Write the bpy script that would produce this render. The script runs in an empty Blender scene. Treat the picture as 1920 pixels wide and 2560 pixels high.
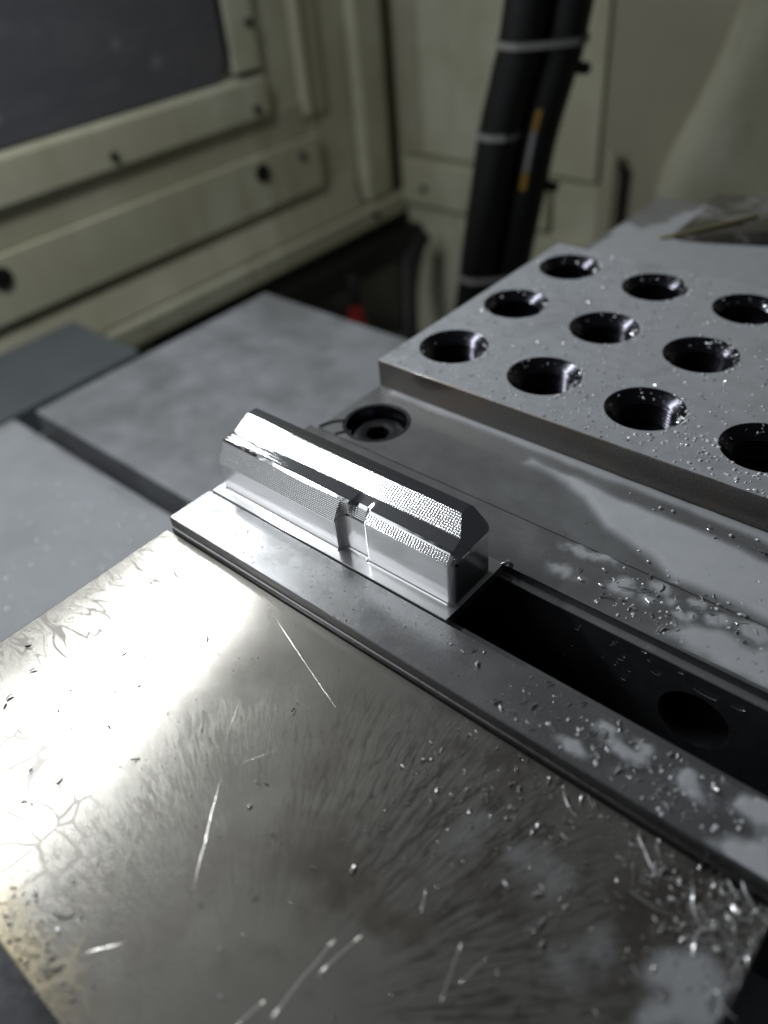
import bpy, bmesh, math, random
import numpy as np
from mathutils import Vector, Matrix, noise as mnoise
random.seed(11)
scene = bpy.context.scene
COL = scene.collection

# ---------------------------------------------------------------- camera (1 unit = 1 cm)
scene.unit_settings.system = 'METRIC'
scene.unit_settings.scale_length = 0.01
cam_data = bpy.data.cameras.new('camera')
cam = bpy.data.objects.new('camera', cam_data)
COL.objects.link(cam)
CAM_R = ((0.755377, -0.372207, 0.539321), (0.650381, 0.526393, -0.547644), (-0.080058, 0.764442, 0.639702))
CAM_P = (19.366, -9.717, 16.342)
M4 = Matrix(CAM_R).to_4x4(); M4.translation = Vector(CAM_P)
cam.matrix_world = M4
cam_data.sensor_width = 36.0
cam_data.lens = 28.23
cam_data.clip_start = 0.5
cam_data.clip_end = 1000
cam_data.dof.use_dof = True
cam_data.dof.focus_distance = 23.0
cam_data.dof.aperture_fstop = 0.066
scene.camera = cam
scene.render.resolution_x, scene.render.resolution_y = 768, 1024

# ---------------------------------------------------------------- world, lamp, exposure
world = bpy.data.worlds.new('World'); scene.world = world
world.use_nodes = True
bg = world.node_tree.nodes['Background']
bg.inputs['Color'].default_value = (0.80, 0.86, 1.0, 1)
bg.inputs['Strength'].default_value = 0.022
scene.view_settings.view_transform = 'Standard'
scene.view_settings.look = 'None'
scene.view_settings.exposure = 0.18
scene.view_settings.gamma = 1.0
# the long work lamp of the machine, above and left of the vise
def area(name, loc, axis, facing, sx, sy, watts, col):
    d = bpy.data.lights.new(name, 'AREA'); d.shape = 'RECTANGLE'; d.size = sx; d.size_y = sy; d.energy = watts; d.color = col
    o = bpy.data.objects.new(name, d); COL.objects.link(o); o.location = loc
    y = Vector(axis).normalized(); z = -Vector(facing); z = (z - z.dot(y) * y).normalized()
    o.rotation_euler = Matrix((y.cross(z), y, z)).transposed().to_euler()
area('work_lamp', (-29.4, 3.4, 35), (-0.22, 0.975, 0), (0.42, 0, -0.9), 2.8, 38.5, 17500, (0.95, 0.985, 1.0))
# unseen fill lamp added at front left to brighten faces turned toward -Y
area('front_fill', (-36, -46, 40), (0.7, -0.7, 0), (0.6, 0.6, -0.5), 40, 46, 6200, (0.93, 0.97, 1.0))

# ---------------------------------------------------------------- helpers
def thing(name, label, cat, loc=(0, 0, 0), group=None):
    o = bpy.data.objects.new(name, None); COL.objects.link(o)
    o.empty_display_size = 0.5
    o.location = loc; o['label'] = label; o['category'] = cat
    if group: o['group'] = group
    return o
def tag(o, label, cat, group=None):
    o['label'] = label; o['category'] = cat
    if group: o['group'] = group
    return o
def link(name, me, mat, parent=None, smooth=None):
    o = bpy.data.objects.new(name, me); COL.objects.link(o)
    if mat is not None:
        for m in (mat if isinstance(mat, (list, tuple)) else [mat]): me.materials.append(m)
    if parent is not None:
        o.parent = parent; o.location = -Vector(parent_world(parent))
    if smooth is not None:
        for p in me.polygons: p.use_smooth = True
        try: me.set_sharp_from_angle(angle=math.radians(smooth))
        except Exception: pass
    return o
def parent_world(p):
    v = Vector(p.location)
    while p.parent is not None:
        p = p.parent; v = v + Vector(p.location)
    return v
def bm_obj(name, bm, mat, parent=None, smooth=None):
    bmesh.ops.recalc_face_normals(bm, faces=bm.faces)
    me = bpy.data.meshes.new(name); bm.to_mesh(me); bm.free()
    return link(name, me, mat, parent, smooth)
def add_box(bm, x0, x1, y0, y1, z0, z1, bev=0.0, seg=2):
    vs = [bm.verts.new((x, y, z)) for x in (x0, x1) for y in (y0, y1) for z in (z0, z1)]
    idx = ((0, 1, 3, 2), (4, 6, 7, 5), (0, 4, 5, 1), (2, 3, 7, 6), (0, 2, 6, 4), (1, 5, 7, 3))
    fs = [bm.faces.new([vs[i] for i in f]) for f in idx]
    if bev:
        es = list({e for f in fs for e in f.edges})
        bmesh.ops.bevel(bm, geom=es, offset=bev, segments=seg, profile=0.5, affect='EDGES', clamp_overlap=True)
def flat_big(o, lim=0.6):
    for p in o.data.polygons:
        if p.area > lim: p.use_smooth = False
    return o
def box(name, x0, x1, y0, y1, z0, z1, mat, parent=None, bev=0.0, seg=2):
    bm = bmesh.new(); add_box(bm, x0, x1, y0, y1, z0, z1, bev, seg)
    return flat_big(bm_obj(name, bm, mat, parent, 35 if bev else None))
def lathe(bm, c, prof, n=40, axis='z', flip=False, cap=False):
    rings = []
    for r, h in prof:
        ring = []
        for i in range(n):
            a = 2 * math.pi * i / n
            u, v = r * math.cos(a), r * math.sin(a)
            if axis == 'z': p = (c[0] + u, c[1] + v, c[2] + h)
            elif axis == 'x': p = (c[0] + h, c[1] + u, c[2] + v)
            else: p = (c[0] + u, c[1] + h, c[2] + v)
            ring.append(bm.verts.new(p))
        rings.append(ring)
    for a, b in zip(rings, rings[1:]):
        for i in range(n):
            j = (i + 1) % n
            bm.faces.new((a[i], a[j], b[j], b[i]))
    if cap: bm.faces.new(rings[-1])
    return rings
def tube(bm, pts, r, n=10, cap=True):
    pts = [Vector(p) for p in pts]
    rings = []
    for i, p in enumerate(pts):
        t = (pts[min(i + 1, len(pts) - 1)] - pts[max(i - 1, 0)]).normalized()
        up = Vector((0, 0, 1)) if abs(t.z) < 0.9 else Vector((1, 0, 0))
        a = t.cross(up).normalized(); b = t.cross(a)
        rr = r[i] if isinstance(r, (list, tuple)) else r
        rings.append([bm.verts.new(p + rr * (math.cos(q) * a + math.sin(q) * b)) for q in [2 * math.pi * k / n for k in range(n)]])
    for a, b in zip(rings, rings[1:]):
        for k in range(n):
            bm.faces.new((a[k], a[(k + 1) % n], b[(k + 1) % n], b[k]))
    if cap:
        bm.faces.new(rings[0]); bm.faces.new(rings[-1])
def smooth_path(P, n=8):
    P = [Vector(p) for p in P]; out = []
    for i in range(len(P) - 1):
        p0, p1, p2, p3 = P[max(i - 1, 0)], P[i], P[i + 1], P[min(i + 2, len(P) - 1)]
        for k in range(n):
            t = k / n
            out.append(0.5 * ((2 * p1) + (p2 - p0) * t + (2 * p0 - 5 * p1 + 4 * p2 - p3) * t * t + (3 * p1 - p0 - 3 * p2 + p3) * t ** 3))
    out.append(P[-1]); return out
def top_with_holes(bm, x0, x1, y0, y1, z, holes, n=48):
    """flat top made of one cell per hole, holes on a grid; returns nothing, leaves circular openings"""
    xs = sorted({round(h[0], 3) for h in holes}); ys = sorted({round(h[1], 3) for h in holes})
    bx = [x0] + [(a + b) / 2 for a, b in zip(xs, xs[1:])] + [x1]
    by = [y0] + [(a + b) / 2 for a, b in zip(ys, ys[1:])] + [y1]
    for hx, hy, r in holes:
        i = xs.index(round(hx, 3)); j = ys.index(round(hy, 3))
        a0, a1, b0, b1 = bx[i], bx[i + 1], by[j], by[j + 1]
        inner, outer = [], []
        for k in range(n):
            t = 2 * math.pi * (k + 0.5) / n
            c, s = math.cos(t), math.sin(t)
            inner.append(bm.verts.new((hx + r * c, hy + r * s, z)))
            sc = min(((a1 - hx) / c) if c > 1e-9 else ((a0 - hx) / c if c < -1e-9 else 1e9),
                     ((b1 - hy) / s) if s > 1e-9 else ((b0 - hy) / s if s < -1e-9 else 1e9))
            outer.append((hx + sc * c, hy + sc * s))
        ov = [bm.verts.new((p[0], p[1], z)) for p in outer]
        for k in range(n):
            m = (k + 1) % n
            p, q = outer[k], outer[m]
            corner = None
            if abs(p[0] - q[0]) > 1e-6 and abs(p[1] - q[1]) > 1e-6:
                cx = a1 if (p[0] + q[0]) / 2 > hx else a0; cy = b1 if (p[1] + q[1]) / 2 > hy else b0
                corner = bm.verts.new((cx, cy, z))
            f = [inner[k], ov[k]] + ([corner] if corner else []) + [ov[m], inner[m]]
            bm.faces.new(f)
    bmesh.ops.remove_doubles(bm, verts=bm.verts, dist=1e-4)

# ---------------------------------------------------------------- node materials
class Mat:
    def __init__(s, name):
        s.m = bpy.data.materials.new(name); s.m.use_nodes = True
        s.nt = s.m.node_tree; s.bsdf = s.nt.nodes['Principled BSDF']; s.out = s.nt.nodes['Material Output']
        s.tc = s.nt.nodes.new('ShaderNodeTexCoord')
    def put(s, sock, v):
        if isinstance(v, bpy.types.NodeSocket): s.nt.links.new(v, sock)
        elif isinstance(v, (tuple, list)) and sock.type == 'RGBA' and len(v) == 3: sock.default_value = (*v, 1)
        else: sock.default_value = v
    def node(s, t, **k):
        n = s.nt.nodes.new(t)
        for a, v in k.items(): setattr(n, a, v)
        return n
    @property
    def co(s): return s.tc.outputs['Object']
    @property
    def uv(s): return s.tc.outputs['UV']
    def math(s, op, a, b=0.0, c=0.0, clamp=False):
        n = s.node('ShaderNodeMath', operation=op, use_clamp=clamp)
        s.put(n.inputs[0], a); s.put(n.inputs[1], b)
        if len(n.inputs) > 2: s.put(n.inputs[2], c)
        return n.outputs[0]
    def vmath(s, op, a, b=(0, 0, 0), out=0):
        n = s.node('ShaderNodeVectorMath', operation=op)
        s.put(n.inputs[0], a); s.put(n.inputs[1], b)
        return n.outputs[out]
    def sep(s, v):
        n = s.node('ShaderNodeSeparateXYZ'); s.put(n.inputs[0], v); return n.outputs
    def comb(s, x, y, z):
        n = s.node('ShaderNodeCombineXYZ')
        for i, v in enumerate((x, y, z)): s.put(n.inputs[i], v)
        return n.outputs[0]
    def scale(s, v, sc): return s.vmath('MULTIPLY', v, sc)
    def noise(s, vec, scale=1.0, detail=3.0, rough=0.55, dist=0.0, col=False):
        n = s.node('ShaderNodeTexNoise')
        s.put(n.inputs['Vector'], vec); s.put(n.inputs['Scale'], scale); s.put(n.inputs['Detail'], detail)
        s.put(n.inputs['Roughness'], rough); s.put(n.inputs['Distortion'], dist)
        return n.outputs['Color' if col else 'Fac']
    def voro(s, vec, scale=1.0, feature='F1', out='Distance', rand=1.0):
        n = s.node('ShaderNodeTexVoronoi', feature=feature)
        s.put(n.inputs['Vector'], vec); s.put(n.inputs['Scale'], scale); s.put(n.inputs['Randomness'], rand)
        return n.outputs[out]
    def step(s, v, a, b):
        n = s.node('ShaderNodeMapRange', interpolation_type='SMOOTHSTEP')
        s.put(n.inputs['Value'], v); s.put(n.inputs['From Min'], a); s.put(n.inputs['From Max'], b)
        return n.outputs[0]
    def rng(s, v, a, b, c, d):
        n = s.node('ShaderNodeMapRange')
        for k, x in zip(('Value', 'From Min', 'From Max', 'To Min', 'To Max'), (v, a, b, c, d)): s.put(n.inputs[k], x)
        return n.outputs[0]
    def mix(s, f, a, b):
        n = s.node('ShaderNodeMix', data_type='RGBA')
        s.put(n.inputs[0], f); s.put(n.inputs[6], a); s.put(n.inputs[7], b)
        return n.outputs[2]
    def bump(s, h, strength=0.3, dist=0.02, normal=None):
        n = s.node('ShaderNodeBump')
        s.put(n.inputs['Height'], h); s.put(n.inputs['Strength'], strength); s.put(n.inputs['Distance'], dist)
        if normal is not None: s.put(n.inputs['Normal'], normal)
        return n.outputs[0]
    def attr(s, name):
        n = s.node('ShaderNodeAttribute', attribute_name=name); return n.outputs['Fac']
    def segs(s, lst, wob=0.02):
        """1 on thin scratch lines; lst of (ax, ay, bx, by, halfwidth) in the xy plane"""
        x, y, z = s.sep(s.co)
        nz = s.noise(s.co, 1.5, 2.0)
        x = s.math('ADD', x, s.math('MULTIPLY', s.math('SUBTRACT', nz, 0.5), wob * 4))
        total = None
        for ax, ay, bx, by, w in lst:
            L = math.hypot(bx - ax, by - ay); ux, uy = (bx - ax) / L, (by - ay) / L
            dx = s.math('SUBTRACT', x, ax); dy = s.math('SUBTRACT', y, ay)
            t = s.math('ADD', s.math('MULTIPLY', dx, ux), s.math('MULTIPLY', dy, uy))
            d = s.math('ABSOLUTE', s.math('SUBTRACT', s.math('MULTIPLY', dx, uy), s.math('MULTIPLY', dy, ux)))
            tt = s.math('DIVIDE', t, L)
            prof = s.math('MULTIPLY', s.math('MULTIPLY', tt, s.math('SUBTRACT', 1.0, tt)), 4.0, clamp=True)
            inside = s.step(d, s.math('MULTIPLY', prof, w), s.math('MULTIPLY', prof, w * 0.3))
            inside = s.math('MULTIPLY', inside, s.math('GREATER_THAN', prof, 0.001))
            total = inside if total is None else s.math('MAXIMUM', total, inside)
        return total
    def fin(s, **k):
        for a, v in k.items():
            s.put(s.bsdf.inputs[{'base': 'Base Color', 'metal': 'Metallic', 'rough': 'Roughness', 'normal': 'Normal', 'coat': 'Coat Weight',
                                 'coat_rough': 'Coat Roughness', 'alpha': 'Alpha', 'spec': 'Specular IOR Level', 'aniso': 'Anisotropic', 'trans': 'Transmission Weight', 'ior': 'IOR'}[a]], v)
        return s.m

def dual(m, rough2, fac):
    """second, broader reflection lobe of the same metal"""
    b2 = m.node('ShaderNodeBsdfPrincipled')
    for k in ('Base Color', 'Metallic', 'Normal', 'Alpha'):
        s = m.bsdf.inputs[k]
        if s.is_linked: m.nt.links.new(s.links[0].from_socket, b2.inputs[k])
        else: b2.inputs[k].default_value = s.default_value
    m.put(b2.inputs['Roughness'], rough2)
    mx = m.node('ShaderNodeMixShader'); m.put(mx.inputs[0], fac)
    m.nt.links.new(m.bsdf.outputs[0], mx.inputs[1]); m.nt.links.new(b2.outputs[0], mx.inputs[2])
    m.nt.links.new(mx.outputs[0], m.out.inputs['Surface'])
    return m.m

def simple(name, col, rough=0.5, metal=0.0, grain=0.06, scale=3.0, bump=0.0):
    m = Mat(name)
    n = m.noise(m.co, scale, 4.0)
    c = m.mix(n, tuple(v * (1 - grain * 3) for v in col), tuple(min(1, v * (1 + grain * 3)) for v in col))
    k = dict(base=c, rough=m.rng(n, 0.3, 0.7, max(0.02, rough - 0.06), min(1, rough + 0.06)), metal=metal)
    if bump: k['normal'] = m.bump(m.noise(m.co, scale * 8, 3.0), bump, 0.02)
    return m.fin(**k)

# ---------------------------------------------------------------- materials
def make_jaw_steel():
    """ground steel top of the movable jaw: dried coolant rivulets, cells, pits and scratches"""
    m = Mat('ground_steel')
    co = m.co; x, y, z = m.sep(co)
    warp = m.noise(co, 0.7, 1.0, col=True)
    wco = m.vmath('ADD', co, m.scale(m.vmath('SUBTRACT', warp, (0.5, 0.5, 0.5)), (0.9, 0.9, 0.0)))
    wx, wy, wz = m.sep(wco)
    # air-blown fan of streaks round one point
    dx = m.math('SUBTRACT', x, 12.9); dy = m.math('SUBTRACT', y, -8.2)
    ang = m.math('ARCTAN2', dy, dx); rad = m.vmath('LENGTH', m.comb(dx, dy, 0.0), out=1)
    fv = m.comb(m.math('MULTIPLY', ang, 22.0), m.math('MULTIPLY', rad, 0.45), 0.0)
    fn = m.noise(fv, 1.0, 3.0, 0.5, 0.0)
    fl = m.step(m.math('ABSOLUTE', m.math('SUBTRACT', fn, 0.5)), 0.045, 0.006)
    fn2 = m.noise(m.comb(m.math('MULTIPLY', ang, 44.0), m.math('MULTIPLY', rad, 0.7), 3.0), 1.0, 2.0, 0.5, 0.0)
    fl2 = m.step(m.math('ABSOLUTE', m.math('SUBTRACT', fn2, 0.52)), 0.05, 0.006)
    fmask = m.math('MULTIPLY', m.step(rad, 1.6, 3.2), m.step(rad, 9.0, 6.2))
    fmask = m.math('MULTIPLY', fmask, m.step(m.noise(co, 0.45, 2.0), 0.27, 0.48))
    fmask = m.math('MULTIPLY', fmask, m.step(x, 5.0, 7.5))
    fan = m.math('MULTIPLY', m.math('MAXIMUM', fl, m.math('MULTIPLY', fl2, 0.6)), fmask)
    # cells of dried film along the left and near edges
    ve = m.voro(m.scale(wco, (1.0, 1.0, 0.0)), 1.25, 'DISTANCE_TO_EDGE')
    cl = m.math('MULTIPLY', m.step(ve, m.rng(m.noise(co, 1.3, 2.0), 0.35, 0.65, 0.05, 0.11), 0.02), 0.85)
    cmask = m.math('MAXIMUM', m.step(m.math('ADD', x, m.math('MULTIPLY', m.noise(co, 0.7, 2.0), 1.6)), 1.7, 0.7),
                   m.math('MULTIPLY', m.step(m.math('ADD', y, m.math('MULTIPLY', m.noise(co, 0.5, 2.0), 3.0)), -5.0, -6.0), m.step(x, 12.0, 9.5)))
    cells = m.math('MULTIPLY', cl, cmask)
    # rivulets running in from the left edge
    rn = m.noise(m.scale(wco, (0.3, 1.7, 0.0)), 1.0, 1.5, 0.45, 0.3)
    riv = m.math('MULTIPLY', m.step(m.math('ABSOLUTE', m.math('SUBTRACT', rn, 0.5)), 0.020, 0.005), m.math('MULTIPLY', m.step(x, 3.0, 1.6), m.step(y, -7.5, -6.0)))
    lines = m.math('MAXIMUM', m.math('MAXIMUM', fan, cells), riv, clamp=True)
    scr = m.segs([(5.32, -0.56, 9.34, -1.92, .022), (8.30, -4.96, 10.03, -7.28, .03), (13.07, -5.93, 13.10, -7.89, .05), (13.45, -5.5, 13.25, -6.78, .03),
                  (12.79, -7.66, 12.67, -8.39, .05), (9.72, -8.8, 9.19, -9.52, .035), (15.09, -4.41, 15.44, -5.63, .03), (15.65, -4.34, 15.5, -5.12, .025),
                  (13.88, -4.08, 14.1, -4.51, .02), (8.9, -3.6, 8.4, -4.6, .015), (6.9, -3.1, 7.7, -4.4, .015)])
    # crossed hand scratches near the plate
    hs = m.noise(m.scale(co, (3.2, 26.0, 0.0)), 1.0, 2.0, 0.5, 0.6)
    hmask = m.math('MULTIPLY', m.step(m.vmath('LENGTH', m.vmath('SUBTRACT', co, (2.9, -1.1, -0.6)), out=1), 1.5, 0.3), m.step(m.noise(co, 1.1, 2.0), 0.45, 0.6))
    hand = m.math('MULTIPLY', m.step(m.math('ABSOLUTE', m.math('SUBTRACT', hs, 0.5)), 0.012, 0.003), hmask)
    mott = m.noise(co, 0.5, 5.0, 0.6)
    fine = m.noise(co, 26.0, 3.0, 0.7)
    grain = m.noise(m.scale(co, (4.0, 90.0, 4.0)), 1.0, 2.0)
    dents = m.voro(co, 2.6)
    dent = m.math('MULTIPLY', m.step(dents, 0.075, 0.05), m.step(m.noise(co, 0.8, 1.0), 0.48, 0.56))
    base = m.mix(mott, (0.33, 0.315, 0.285), (0.45, 0.435, 0.40))
    base = m.mix(m.math('MULTIPLY', lines, 0.85), base, (0.07, 0.066, 0.058))
    stain = m.step(m.noise(m.vmath('ADD', co, (7, 3, 0)), 0.33, 4.0, 0.6), 0.52, 0.7)
    stain = m.math('MULTIPLY', stain, m.step(x, 8.0, 13.0))
    base = m.mix(m.math('MULTIPLY', stain, 0.75), base, (0.15, 0.125, 0.10))
    grime = m.math('MULTIPLY', m.step(m.math('ADD', y, m.math('MULTIPLY', m.noise(co, 1.1, 4.0, 0.6), 2.2)), -8.2, -9.4), m.step(x, 11.5, 8.5))
    base = m.mix(m.math('MULTIPLY', grime, 0.75), base, (0.31, 0.265, 0.17))
    base = m.mix(m.math('MULTIPLY', scr, 0.5), base, (0.85, 0.84, 0.80))
    base = m.mix(m.math('MULTIPLY', hand, 0.8), base, (0.10, 0.095, 0.09))
    rough = m.math('ADD', m.rng(mott, 0.3, 0.7, 0.105, 0.155), m.math('ADD', m.math('MULTIPLY', lines, 0.2), m.rng(fine, 0.3, 0.7, -0.03, 0.03)))
    h = m.math('ADD', m.math('MULTIPLY', fine, 0.35), m.math('MULTIPLY', grain, 0.22))
    h = m.math('SUBTRACT', h, m.math('MULTIPLY', dent, 0.9))
    h = m.math('ADD', h, m.math('MULTIPLY', scr, 0.7))
    h = m.math('SUBTRACT', h, m.math('MULTIPLY', lines, 0.03))
    m.fin(base=base, metal=0.8, rough=rough, normal=m.bump(h, 0.35, 0.012))
    return dual(m, 0.5, 0.27)

def make_plate_steel(name='jaw_plate_steel', tone=1.0):
    m = Mat(name)
    co = m.co; x, y, z = m.sep(co)
    mott = m.noise(co, 0.7, 5.0, 0.6)
    fine = m.noise(co, 15.0, 4.0, 0.75)
    cross = m.noise(m.scale(co, (70.0, 2.2, 2.2)), 1.0, 2.0)
    long_ = m.noise(m.scale(co, (1.4, 60.0, 60.0)), 1.0, 2.0)
    wear = m.step(m.noise(m.vmath('ADD', co, (3, 9, 0)), 0.55, 4.0, 0.65), 0.45, 0.62)
    sc = m.noise(m.scale(co, (9.0, 1.3, 1.0)), 1.0, 2.0, 0.5, 1.2)
    scl = m.math('MULTIPLY', m.step(m.math('ABSOLUTE', m.math('SUBTRACT', sc, 0.5)), 0.010, 0.003), m.step(m.noise(co, 0.6, 2.0), 0.5, 0.62))
    base = m.mix(mott, (0.37 * tone, 0.375 * tone, 0.385 * tone), (0.53 * tone, 0.54 * tone, 0.55 * tone))
    base = m.mix(m.math('MULTIPLY', wear, 0.45), base, (0.21 * tone, 0.205 * tone, 0.20 * tone))
    base = m.mix(m.math('MULTIPLY', scl, 0.6), base, (0.75, 0.75, 0.76))
    rough = m.math('ADD', m.rng(mott, 0.3, 0.7, 0.17, 0.25), m.math('MULTIPLY', wear, 0.08))
    h = m.math('ADD', m.math('MULTIPLY', fine, 0.9), m.math('ADD', m.math('MULTIPLY', cross, 0.25), m.math('MULTIPLY', long_, 0.15)))
    m.fin(base=base, metal=0.82, rough=rough, normal=m.bump(h, 0.42, 0.012))
    return dual(m, 0.5, 0.15)

def make_wet_steel(name, milk=0.5, tone=1.0, brown=0.0, rough=0.3, sc=1.0, floor_=0.0, milkc=(0.45, 0.47, 0.505)):
    """steel under a thin milky coolant film of uneven thickness"""
    m = Mat(name)
    co = m.co
    a = m.noise(co, 0.35 * sc, 6.0, 0.62, 0.4); b = m.noise(m.vmath('ADD', co, (5, 1, 2)), 1.6 * sc, 4.0, 0.6)
    fine = m.noise(co, 18.0, 4.0, 0.7)
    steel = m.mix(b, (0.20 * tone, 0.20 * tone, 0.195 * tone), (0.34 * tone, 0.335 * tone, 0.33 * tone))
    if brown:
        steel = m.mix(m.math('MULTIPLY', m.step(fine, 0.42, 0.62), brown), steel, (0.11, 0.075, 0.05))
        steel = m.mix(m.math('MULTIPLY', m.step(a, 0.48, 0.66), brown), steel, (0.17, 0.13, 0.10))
    film = m.step(a, 0.62 - 0.4 * milk, 0.82 - 0.35 * milk)
    film = m.math('MULTIPLY', film, m.rng(b, 0.3, 0.7, 0.55, 1.0))
    lin = m.noise(m.scale(co, (0.5, 16.0, 1.0)), 1.0, 3.0)
    film = m.math('MULTIPLY', film, m.rng(lin, 0.3, 0.7, 0.78, 1.1))
    film = m.math('ADD', floor_, m.math('MULTIPLY', film, 1.0 - floor_))
    if milk <= 0: film = 0.0
    base = m.mix(film, steel, milkc)
    metal = m.math('SUBTRACT', 0.9, m.math('MULTIPLY', film, 0.82)) if milk > 0 else 0.85
    h = m.math('ADD', m.math('MULTIPLY', fine, 0.5), m.math('MULTIPLY', b, 0.6))
    return m.fin(base=base, metal=metal, rough=m.rng(b, 0.3, 0.7, rough - 0.06, rough + 0.1), normal=m.bump(h, 0.25, 0.015), coat=0.6, coat_rough=0.08)

def make_alu_wall():
    m = Mat('milled_aluminium')
    co = m.co
    v = m.noise(m.scale(co, (46.0, 46.0, 0.7)), 1.0, 2.0)
    l = m.noise(m.scale(co, (0.8, 0.8, 30.0)), 1.0, 3.0)
    m.fin(base=m.mix(l, (0.80, 0.80, 0.81), (0.90, 0.90, 0.905)), metal=1.0, rough=m.rng(v, 0.3, 0.7, 0.13, 0.21),
                 normal=m.bump(m.math('ADD', m.math('MULTIPLY', v, 0.5), m.math('MULTIPLY', l, 0.25)), 0.16, 0.01))
    return dual(m, 0.5, 0.28)
def make_alu_scallop():
    """ball-milled slopes: rows of small cusps (u along the part, v along the profile, both in cm)"""
    m = Mat('ball_milled_aluminium')
    u, v, w = m.sep(m.uv)
    row = m.math('FLOOR', m.math('DIVIDE', v, 0.075))
    jit = m.noise(m.comb(m.math('MULTIPLY', row, 3.7), m.math('MULTIPLY', u, 0.25), 0.0), 1.0, 1.0)
    su = m.math('SINE', m.math('ADD', m.math('MULTIPLY', u, 2 * math.pi / 0.09), m.math('MULTIPLY', jit, 6.0)))
    sv = m.math('ABSOLUTE', m.math('SINE', m.math('MULTIPLY', v, math.pi / 0.075)))
    h = m.math('ADD', m.math('MULTIPLY', su, 0.2), m.math('MULTIPLY', sv, 0.65))
    n = m.noise(m.co, 14.0, 3.0)
    m.fin(base=(0.90, 0.90, 0.91), metal=1.0, rough=m.rng(n, 0.3, 0.7, 0.09, 0.14), normal=m.bump(h, 0.72, 0.014))
    return dual(m, 0.5, 0.18)
def make_alu_rows():
    """flat ledges: long cutter rows with chatter"""
    m = Mat('row_milled_aluminium')
    u, v, w = m.sep(m.uv)
    row = m.noise(m.comb(m.math('MULTIPLY', v, 30.0), m.math('MULTIPLY', u, 0.35), 0.0), 1.0, 2.0)
    ch = m.noise(m.comb(m.math('MULTIPLY', u, 26.0), m.math('MULTIPLY', v, 22.0), 0.0), 1.0, 1.0)
    h = m.math('ADD', m.math('MULTIPLY', row, 0.9), m.math('MULTIPLY', ch, 0.35))
    m.fin(base=(0.82, 0.84, 0.86), metal=1.0, rough=0.07, normal=m.bump(h, 0.3, 0.008))
    return dual(m, 0.42, 0.06)

MAT_JAW = make_jaw_steel()
MAT_PLATE = make_plate_steel()
MAT_FIXED = make_wet_steel('wet_fixed_jaw_steel', 0.45, 1.0, 0.15, 0.28, 0.6, 0.6, (0.25, 0.26, 0.27))
MAT_FPLATE = make_wet_steel('wet_jaw_plate_steel', 0.3, 1.3, 0.1, 0.22, 0.7, 0.5, (0.25, 0.26, 0.27))
MAT_BLOCK = make_wet_steel('wet_block_steel', 0.95, 1.0, 0.1, 0.3, 1.0, 0.72, (0.56, 0.585, 0.63))
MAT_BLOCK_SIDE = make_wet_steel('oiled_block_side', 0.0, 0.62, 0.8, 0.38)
MAT_REAR = make_wet_steel('wet_casting', 0.45, 0.8, 0.6)
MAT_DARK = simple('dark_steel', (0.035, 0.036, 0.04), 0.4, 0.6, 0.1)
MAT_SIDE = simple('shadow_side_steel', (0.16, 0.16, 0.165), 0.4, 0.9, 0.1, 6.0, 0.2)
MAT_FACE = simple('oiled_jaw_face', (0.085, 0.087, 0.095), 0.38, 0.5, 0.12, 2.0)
MAT_BLACK = simple('black_oxide', (0.010, 0.010, 0.012), 0.4, 0.2, 0.1, 8.0)
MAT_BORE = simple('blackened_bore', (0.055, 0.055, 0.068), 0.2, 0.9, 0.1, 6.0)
MAT_ALU = make_alu_wall(); MAT_SCAL = make_alu_scallop(); MAT_ROWS = make_alu_rows()
MAT_ALU_POL = simple('polished_aluminium', (0.80, 0.80, 0.81), 0.07, 1.0, 0.02, 5.0)
MAT_TABLE = make_wet_steel('wet_table', 0.6, 0.9, 0.0, 0.45, 0.35, 0.55, (0.35, 0.365, 0.395))
def make_enamel(name, c0, c1, cs):
    """cream enamel with faint coolant runs, grime and specks"""
    m = Mat(name); co = m.co
    run = m.noise(m.scale(co, (0.5, 0.5, 0.045)), 1.0, 4.0, 0.55, 0.3)
    blot = m.noise(co, 0.075, 5.0, 0.6); spk = m.voro(co, 0.55)
    c = m.mix(m.step(blot, 0.38, 0.62), c0, c1)
    c = m.mix(m.math('MULTIPLY', m.step(run, 0.52, 0.68), 0.45), c, cs)
    c = m.mix(m.math('MULTIPLY', m.step(spk, 0.10, 0.05), m.step(m.noise(co, 0.2, 2.0), 0.5, 0.6)), c, (0.2, 0.18, 0.12))
    return m.fin(base=c, rough=m.rng(run, 0.3, 0.7, 0.28, 0.45), normal=m.bump(m.noise(co, 1.2, 3.0), 0.08, 0.05))
MAT_CREAM = make_enamel('cream_enamel', (0.50, 0.49, 0.36), (0.64, 0.63, 0.50), (0.40, 0.375, 0.25))
MAT_CREAM2 = make_enamel('worn_cream_enamel', (0.41, 0.395, 0.29), (0.52, 0.50, 0.395), (0.33, 0.31, 0.21))
MAT_BROWN = simple('brown_enamel', (0.36, 0.335, 0.25), 0.45, 0.0, 0.06, 0.1)  # browner and darker than the cream enamel
def make_window():
    m = Mat('smoked_window'); co = m.co
    sm = m.noise(m.scale(co, (0.3, 0.12, 0.3)), 1.0, 5.0, 0.65, 0.8); sp = m.voro(co, 0.22)
    c = m.mix(m.step(sm, 0.4, 0.7), (0.10, 0.102, 0.115), (0.125, 0.122, 0.135))
    c = m.mix(m.math('MULTIPLY', m.step(sp, 0.16, 0.05), 0.5), c, (0.26, 0.27, 0.28))
    return m.fin(base=c, rough=m.rng(sm, 0.3, 0.7, 0.12, 0.4))
MAT_GLASS = make_window()
MAT_RUBBER = simple('black_rubber', (0.003, 0.003, 0.0035), 0.55, 0.0, 0.1, 2.0)
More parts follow.
